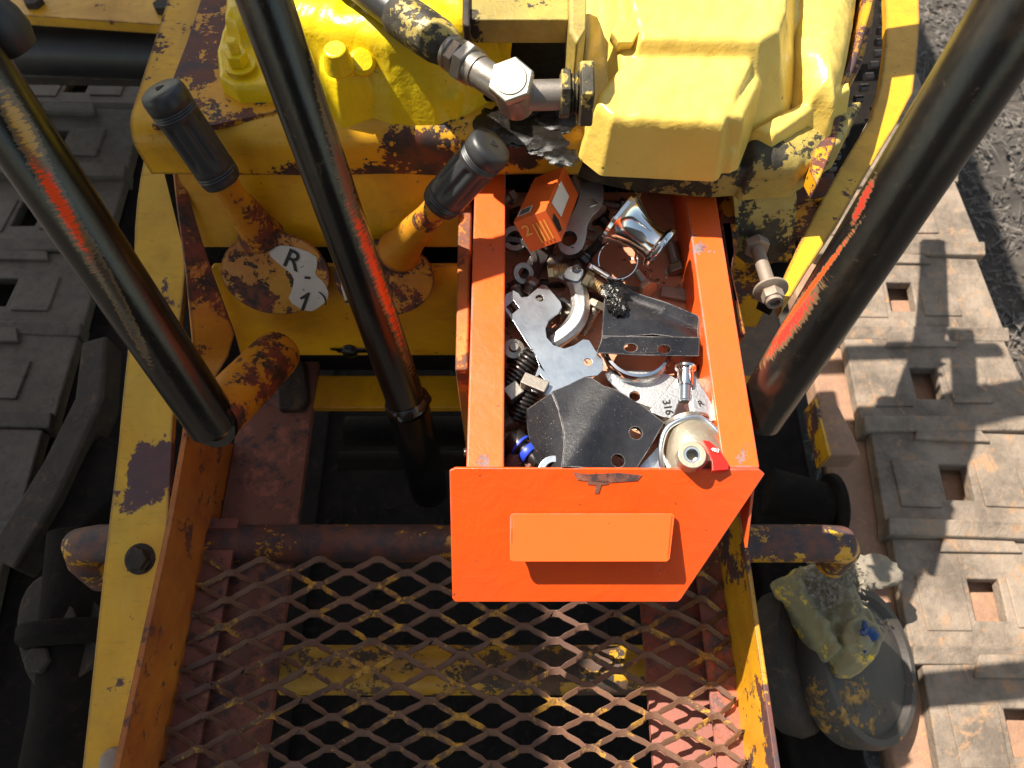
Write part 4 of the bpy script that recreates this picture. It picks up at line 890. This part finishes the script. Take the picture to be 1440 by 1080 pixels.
# dark ring hidden under the zinc plate
b = B(); b.ring(H(775, 455, 1.112), V((.1, -.1, 1)), .020, .024, .010, 48); part(b, 'steel_ring', 'steel', 'brown grey ring partly under the zinc plate', 'ring')
b = B(); b.ring(H(718, 372, 1.112), V((0, -.3, 1)), .020, .0255, .006, 40); part(b, 'black_ring', 'blacksteel', 'black ring against the left wall of the drawer', 'ring')
b = B(); b.ring(H(724, 338, 1.118), V((0, -.3, 1)), .007, .0125, .006, 30); part(b, 'washer', 'steel', 'thick dull washer below the carton', 'washer')
b = B(); b.box(H(758, 362, 1.112), .016, .06, .006, frame(V((.4, 1, .1)), Z)[::-1] and (V((.93, -.37, 0)), V((.37, .93, 0)), Z)); part(b, 'flat_link', 'blacksteel', 'short black flat link under the carton', 'link')
# zinc plate
zp = PL(H(780, 470, 1.136), (.05, .02, 1)); b = B()
outl = [(708, 424), (711, 414), (722, 408), (729, 412), (733, 418), (742, 417), (757, 404), (762, 400), (768, 401), (788, 424), (790, 432), (785, 440), (772, 450), (767, 462), (769, 475), (778, 485), (794, 490), (808, 485), (820, 477), (828, 478), (838, 494), (848, 505), (848, 520), (840, 528), (822, 530), (800, 541), (782, 551), (770, 556), (748, 550), (739, 533), (752, 530), (758, 514), (752, 498), (738, 478), (722, 452), (710, 436)]
sq = lambda cx, cy, s, a: [zp(cx + s*math.cos(R(a+90*k)), cy + s*math.sin(R(a+90*k))) for k in range(4)]
b.prism([loop(zp, outl), circ(zp, 759, 419, .0036), sq(721, 432, 9.5, 5), circ(zp, 827, 509, .0036), sq(758, 535, 9, 8)], V((0, 0, -.0018))); part(b, 'zinc_plate', 'zinc', 'flat zinc plated bracket with round and square holes and a curved cut-out', 'bracket', .0003, sub=0)
# upper black bracket
t = thing('angle_bracket', 'black angle bracket with two slots and a tar lump, on the upper right pile', 'bracket', H(910, 460, 1.12))
A0 = H(842, 497, 1.150); A1 = H(984, 503, 1.150)
fa = PL3(H(842, 487, 1.146), H(982, 478, 1.140), H(858, 402, 1.148)); 
b = B(); na = fa.n if fa.n.z > 0 else -fa.n
b.prism([loop(fa, smooth_loop([(856, 400), (872, 396), (895, 408), (940, 424), (982, 442)], 0)[:] + [(984, 446), (982, 478), (918, 470), (846, 476), (850, 420)])], -na*.004); ob = b.build('web', 'blackpart', t, bevel=0); warp(ob, lambda x, y, r1=ridge(H(880, 405, 1.15), H(984, 450, 1.15), .010, -.005), r2=ridge(H(850, 470, 1.15), H(980, 450, 1.15), .014, .003): r1(x, y))
fb = PL(H(910, 490, 1.142), (0, -.42, .91)); b = B()
b.prism([loop(fb, [(848, 472), (984, 474), (983, 501), (900, 500), (839, 496)]), circ(fb, 887, 489, .0055, 24, .0034), circ(fb, 934, 491, .0055, 24, .0034)], V((0, .42, -.91))*.005); b.build('flange', 'blackpart', t, bevel=.0009)
b = B(); b.blob(H(864, 408, 1.149), .010, .010, .0035, 3, .25, 30, 4); b.blob(H(868, 430, 1.150), .008, .009, .004, 4, .25, 30, 4); b.build('tar_lump', 'grease', t)
# clamp ring below
t = thing('clamp_ring', 'shallow bright stainless ring under the upper black bracket', 'ring', H(892, 512, 1.11))
b = B(); cr = H(893, 498, 1.118); b.lathe(cr, V((0, -.05, 1)), [(.0295, 0), (.0302, .002), (.0302, .010), (.0285, .014), (.026, .0145), (.0255, .012), (.0255, 0)], 64, cap=False); b.build('ring', 'chrome', t)
# grey casting plate with a hole, below the ring
b = B(); fg = PL(H(890, 555, 1.118), (0, -.1, 1)); b.prism([loop(fg, smooth_loop([(845, 525), (870, 520), (935, 522), (962, 540), (965, 590), (912, 573), (880, 560)], 1)), circ(fg, 893, 557, .0045)], V((0, 0, -.004))); part(b, 'cast_plate', 'cast', 'grey cast plate with one hole between the ring and the lower black bracket', 'plate')
b = B(); b.prism([loop(Hz(1.113), [(905, 540), (990, 520), (985, 610), (900, 605)])], V((0, 0, -.003))); part(b, 'thin_plate', 'steel', 'thin steel plate under the stamped clamp', 'plate')
# 316 clamp
t = thing('pipe_clamp', 'stainless pipe clamp with two wedge jaws, one stamped 316, and a centre screw', 'clamp', H(963, 555, 1.12))
zj = 1.143; jw = Hz(zj)
b = B(); b.prism([loop(jw, [(950, 531), (956, 530), (957, 560), (949, 583), (944, 588), (930, 586), (916, 580), (914, 575), (935, 550)])], V((0, 0, -.012))); j1 = b.build('jaw', 'cast', t, bevel=.0012, seg=3)
b = B(); b.prism([loop(jw, [(974, 528), (978, 528), (1000, 563), (1009, 582), (1008, 590), (1001, 593), (975, 583), (972, 560)])], V((0, 0, -.012))); b.build('jaw', 'cast', t, bevel=.0012, seg=3)
text('316', jw(931, 563) + Z*.0002, V((.15, -1, 0)), V((1, .15, 0)), .009, 'hole', j1, 'stamp')
text('R', jw(984, 572) + Z*.0002, V((1, .4, 0)), V((-.4, 1, 0)), .007, 'hole', t, 'stamp')
a = H(964, 519, 1.146); e = H(963, 566, 1.144); ax_ = (e-a).normalized(); b = B()
b.lathe(a, ax_, [(.0075, -.003), (.0085, -.002), (.0085, .000), (.0067, .0015), (.0065, .003), (.0065, .013), (.006, .015)], 32); b.build('screw_sleeve', 'chrome', t)
b = B(); b.thread(a + ax_*.015, ax_, .0048, .014, .0013); b.build('screw', 'zinc', t)
# lower black bracket
t = thing('angle_bracket', 'large dusty black bracket with two holes in the lower left pile', 'bracket', H(840, 600, 1.11))
fl_ = PL3(H(790, 560, 1.150), H(930, 600, 1.143), H(800, 655, 1.146)); nl = fl_.n if fl_.n.z > 0 else -fl_.n
b = B(); b.prism([loop(fl_, [(776, 550), (800, 541), (822, 530), (832, 532), (848, 546), (880, 560), (905, 572), (934, 594), (915, 628), (893, 662), (790, 661), (794, 630), (792, 600), (786, 575)]), circ(fl_, 894, 609, .0052), circ(fl_, 869, 648, .0052)], -nl*.005); ob = b.build('web', 'blackpart', t, bevel=0); warp(ob, ridge(H(868, 545, 1.15), H(812, 640, 1.15), .016, .0065))
fs_ = PL3(H(776, 551, 1.150), H(792, 612, 1.149), H(740, 590, 1.130)); 
b = B(); b.prism([loop(fs_, [(776, 551), (786, 575), (792, 600), (794, 632), (790, 661), (762, 662), (748, 640), (741, 600), (740, 575)])], V((0, 0, -.005))); b.build('bent_flap', 'blackpart', t, bevel=.001)
# black springs / screws on the left
for k, (lab, a, e, z1, z2) in enumerate([('dark coil spring under the zinc plate beside the left wall', (752, 498), (716, 540), 1.128, 1.118), ('second dark coil spring lying below the zinc plate', (752, 540), (726, 588), 1.126, 1.112)]):
    pa_, pe = H(*a, z1), H(*e, z2); ax_ = (pe-pa_).normalized(); f_ = frame(ax_); L_ = (pe-pa_).length; b = B(); tn = 9; pts = [pa_ + ax_*(L_*i/(tn*14)) + f_[1]*math.cos(i/14*6.283)*.0085 + f_[2]*math.sin(i/14*6.283)*.0085 for i in range(tn*14+1)]
    b.tube(pts, .0016, 8); b.tube([pa_, pe], .0062, 16); part(b, 'coil_spring', 'blacksteel', lab, 'spring', 0, 'dark coil springs')
b = B(); b.box(H(752, 541, 1.138), .022, .011, .010, (V((.9, -.42, 0)), V((.42, .9, 0)), Z)); part(b, 'square_nut', 'steel', 'grey square nut below the square hole of the zinc plate', 'nut', .001)
b = B(); b.box(H(722, 552, 1.128), .014, .013, .010, (V((.8, .6, 0)), V((-.6, .8, 0)), Z)); part(b, 'square_nut', 'steel', 'dull square nut against the left drawer wall', 'nut', .001)
t = thing('quick_coupling', 'dark fitting with a bright blue ring at the lower left of the drawer', 'fitting', H(745, 635, 1.11)); a = H(718, 615, 1.122); e = H(760, 652, 1.122); ax_ = (e-a).normalized(); L_ = (e-a).length
b = B(); b.lathe(a, ax_, [(.009, 0), (.010, .002), (.010, L_*.35), (.0085, L_*.4)], 24); b.lathe(a, ax_, [(.0065, L_*.4), (.006, L_*.95), (.0045, L_)], 20); b.build('body', 'blacksteel', t)
b = B(); b.lathe(a+ax_*L_*.5, ax_, [(.0085, 0), (.009, .001), (.009, .005), (.0085, .006)], 28); b.lathe(a+ax_*L_*.3, ax_, [(.0102, 0), (.0104, .001), (.0102, .002)], 28); b.build('blue_ring', 'blue', t)
for k, (px, py, r_, lab) in enumerate([(722, 650, .009, 'rusty lump of a nut in the lower left drawer corner'), (748, 654, .008, 'rusty nut beside the fitting with the blue ring')]):
    b = B(); b.hexa(H(px, py, 1.112), V((.5, -.6, .7)), r_*2, r_*1.1); b.blob(H(px, py, 1.115), r_*.8, r_*.8, r_*.7, k, .3); part(b, 'rusty_nut', 'rust', lab, 'nut', .001, 'rusty nuts in the drawer corner')
b = B(); b.ring(H(779, 664, 1.135), V((0, -.2, 1)), .007, .0125, .004, 30); part(b, 'washer', 'zinc', 'pale washer peeping over the drawer front', 'washer')
b = B(); b.lathe(H(722, 492, 1.126), V((.1, -.1, 1)), [(.009, 0), (.0095, .001), (.0095, .003), (.004, .004), (.004, .007)], 24); part(b, 'rivet_stud', 'steel', 'round stud with a collar at the left wall below the zinc plate', 'stud')
boltx('dark screw standing upright between zinc plate and carton', 752, 392, 742, 412, 1.116, 1.112, .006, .011, 'rust', 'steel')
boltx('dark screw between the left wall and the black ring', 722, 398, 730, 420, 1.112, 1.11, .006, .012, 'blacksteel', 'steel')
boltx('dark screw with round head in the gap of the zinc plate', 782, 412, 786, 440, 1.124, 1.112, .003, .010, 'rust', 'steel')
# valve with red lever
t = thing('ball_valve', 'weathered brass valve with red painted handle in the lower right of the drawer', 'valve', H(975, 630, 1.11))
a = H(962, 596, 1.130); e = H(985, 668, 1.135); ax_ = (e-a).normalized(); L_ = (e-a).length
b = B(); b.lathe(a, ax_, [(.017, 0), (.020, .001), (.0205, .005), (.018, .006), (.0185, .008), (.0205, .012), (.0225, .020), (.0235, .03), (.0225, L_+.0)], 44, fn=lambda t_, i: 1 + .015*math.sin(5*t_+i)); b.build('body', 'pewter', t)
b = B(); b.ring(a + ax_*.002, ax_, .0195, .0212, .003, 44); b.build('collar', 'steel', t)
na = V((-.05, -.15, 1)).normalized(); o = H(973, 640, 1.164); b = B(); b.ring(o - na*.014, na, .0058, .0105, .016, 36); b.build('port', 'pewter', t, bevel=.001)
b = B(); b.ring(o - na*.013, na, .0045, .0060, .0145, 30); b.build('thread_insert', 'zinc', t)
b = B(); fr_ = PL(H(1003, 640, 1.158), (.25, -.1, 1)); b.prism([loop(fr_, [(988, 618), (998, 620), (1012, 632), (1024, 650), (1025, 660), (1002, 662), (1001, 648), (996, 632)])], V((0, 0, -.006))); b.ring(o - na*.009, na, .0102, .0118, .008, 30, up=X, a0=-70, a1=60); hdl = b.build('red_handle', 'red', t, bevel=.0008)
text('403', fr_(999, 634) + Z*.0004, V((1, -.3, 0)), V((.3, 1, 0)), .0042, 'white', hdl)
b = B(); wp = [H(932, 662, 1.135), H(929, 635, 1.142), H(934, 610, 1.146), H(946, 596, 1.148), H(972, 586, 1.149), H(990, 590, 1.148), H(1008, 606, 1.147), H(1018, 622, 1.144)]
b.tube(curve3(wp, 6), .0022, 12); part(b, 'wire_bail', 'zinc', 'thick grey wire bail arching over the weathered valve', 'wire', 0)
b = B(); b.prism([loop(Hz(1.128), [(925, 628), (938, 620), (935, 662), (893, 662)])], V((0, 0, -.003))); part(b, 'pale_plate', 'zinc', 'pale plate corner between lower black bracket and valve', 'plate')
# small hardware filling the bottom of the drawer
rs = random.Random(5)
spots = [(730, 300, 'by the left drawer wall level with the carton'), (745, 270, 'behind the carton'), (770, 375, 'right under the front of the carton'), (735, 400, 'just above the zinc plate'), (800, 470, 'under the lower end of the clamp half'), (735, 470, 'beneath the narrow waist of the zinc plate'),
 (725, 510, 'between the coil spring and the left wall'), (740, 560, 'between the two coil springs'), (720, 600, 'above the fitting with the blue ring'), (750, 610, 'under the flap of the lower black bracket'), (840, 440, 'left of the upper black bracket'), (820, 350, 'between the steel eye and the hose clamp'),
 (840, 300, 'right of the steel eye'), (860, 540, 'between the zinc plate and the bright ring'), (800, 440, 'inside the bend of the clamp half'), (715, 630, 'in the lower left corner'), (760, 350, 'just below the printed end of the carton'), (722, 275, 'in the dark back left corner'), (712, 345, 'against the left wall below the thick washer'), (790, 268, 'between the carton and the steel eye'), (750, 440, 'under the broad end of the zinc plate'), (775, 520, 'under the lower half of the zinc plate'), (880, 290, 'behind the polished spool'), (725, 430, 'under the square hole corner of the zinc plate'), (960, 535, 'under the centre screw of the pipe clamp'), (905, 535, 'inside the bright ring'), (835, 400, 'under the tar lump'), (815, 415, 'between the clamp half and the brass bolt'), (955, 385, 'under the front flange of the spool'), (765, 590, 'under the lower black bracket')]
for i, (px, py, where) in enumerate(spots):
    c = H(px, py, 1.101 + rs.uniform(0, .006)); a = rs.uniform(0, 6.28); d = V((math.cos(a), math.sin(a), rs.uniform(-.1, .15))).normalized(); r = rs.uniform(.004, .0065); b = B()
    b.hexa(c, d, r*3, r*1.4); b.thread(c + d*r*1.4, d, r, rs.uniform(.02, .035))
    part(b, 'loose_bolt', ['blacksteel', 'steel', 'oldsteel'][i % 3], 'dark oily bolt deep in the drawer, ' + where, 'bolt', .0005, 'dark bolts at the bottom of the drawer')

b = B()
for i in range(900):                                      # filings and grit on the drawer floor
    c = V((random.uniform(xb_, xc_), random.uniform(yf-.03, .56), zfl + random.uniform(.0003, .002))); a = random.uniform(0, 6.28); L = random.uniform(.0005, .0022)
    u = V((math.cos(a), math.sin(a), random.uniform(-.3, .3)))*L; v = V((-math.sin(a), math.cos(a), .3))*L*.6; b.add([c-u, c-v, c+u, c+v], [(0, 1, 2, 3)])
o = b.build('metal_filings', 'steel'); o['kind'] = 'stuff'; o['label'] = 'dark grit and metal filings scattered over the drawer floor'
for i, (px, py, r_, z_, lab) in enumerate([(1000, 470, .009, 1.115, 'dark washer leaning by the right drawer wall'), (990, 520, .007, 1.112, 'small washer right of the bright ring'), (735, 385, .010, 1.116, 'dull washer between the carton and the zinc plate'), (842, 555, .008, 1.112, 'small ring between zinc plate and lower black bracket'), (830, 330, .009, 1.11, 'dark washer right of the steel eye')]):
    b = B(); b.ring(H(px, py, z_), V((random.uniform(-.5, .5), random.uniform(-.5, .2), 1)), r_*.5, r_, .003, 30); part(b, 'washer', ['steel', 'blacksteel'][i % 2], lab, 'washer', .0004)
b = B(); b.box(H(960, 415, 1.102), .04, .012, .004, (V((.9, -.2, 0)).normalized(), V((.2, .9, 0)).normalized(), Z)); part(b, 'flat_key', 'oldsteel', 'short flat steel key on the drawer floor under the polished spool', 'key')

# ================================================================== outside the picture: unseen blockers added for shade and reflections
CN = thing('shade_canopy', 'unseen steel roof on posts, added to shade the left side', 'shade_canopy', (-1.3, 0, 1.0))  # roof and posts added out of view to block sun on the left
b = B(); b.box(V((-1.60, .3, 2.36)), 1.6, 4.4, .03); b.build('roof', 'yellow_clean', CN, bevel=.005)
b = B(); b.box(V((-1.3, -1.6, 1.4)), .07, .07, 1.9); b.build('post', 'yellow_clean', CN)
b = B(); b.box(V((-1.3, 2.3, 1.4)), .07, .07, 1.9); b.build('post', 'yellow_clean', CN)

ST = thing('seat_blocker', 'unseen black seat with a tall backrest, added to darken reflections', 'seat', (0, -.3, .9))  # added behind the camera so the glossy levers reflect something dark
b = B(); b.box(V((0, -.24, 1.56)), .62, .10, .80); b.build('backrest', 'rubber', ST, bevel=.03, seg=3)
b = B(); b.box(V((0, -.42, 1.10)), .62, .30, .12); b.build('cushion', 'rubber', ST, bevel=.03, seg=3)

EH = thing('engine_hood', 'unseen yellow engine hood beyond the top of the view, raised to shade the ground', 'hood', (0, 1.6, .5))  # unseen hood, made tall so its shadow reaches the ground at right
b = B(); b.prism([[V((-.33, 1.6, .6)), V((.33, 1.6, .6)), V((.33, 1.6, 1.8)), V((.2, 1.6, 1.98)), V((-.2, 1.6, 1.98)), V((-.33, 1.6, 1.8))]], V((0, 1.2, 0))); b.build('hood', 'yellow_clean', EH, bevel=.01)

EX = thing('shadow_bars', 'unseen dark bars added beyond the top of the view to cast track shadows', 'shadow_bars', (.1, .75, 1.2))  # out-of-view bars added only to cast shadow bands on the right track
b = B(); b.tube([V((.02, .72, 1.22)), V((.05, .735, 1.33)), V((.10, .744, 1.36)), V((.46, .82, 1.36)), V((.50, .83, 1.40))], [.02, .026, .034, .036, .03], 24); b.build('shadow_bar', 'darkbrown', EX)
b = B(); b.tube([V((.02, .86, 1.25)), V((.07, .885, 1.35)), V((.38, .90, 1.35))], .015, 20); b.build('pipe', 'darkbrown', EX)  # thinner added bar for the second shadow band
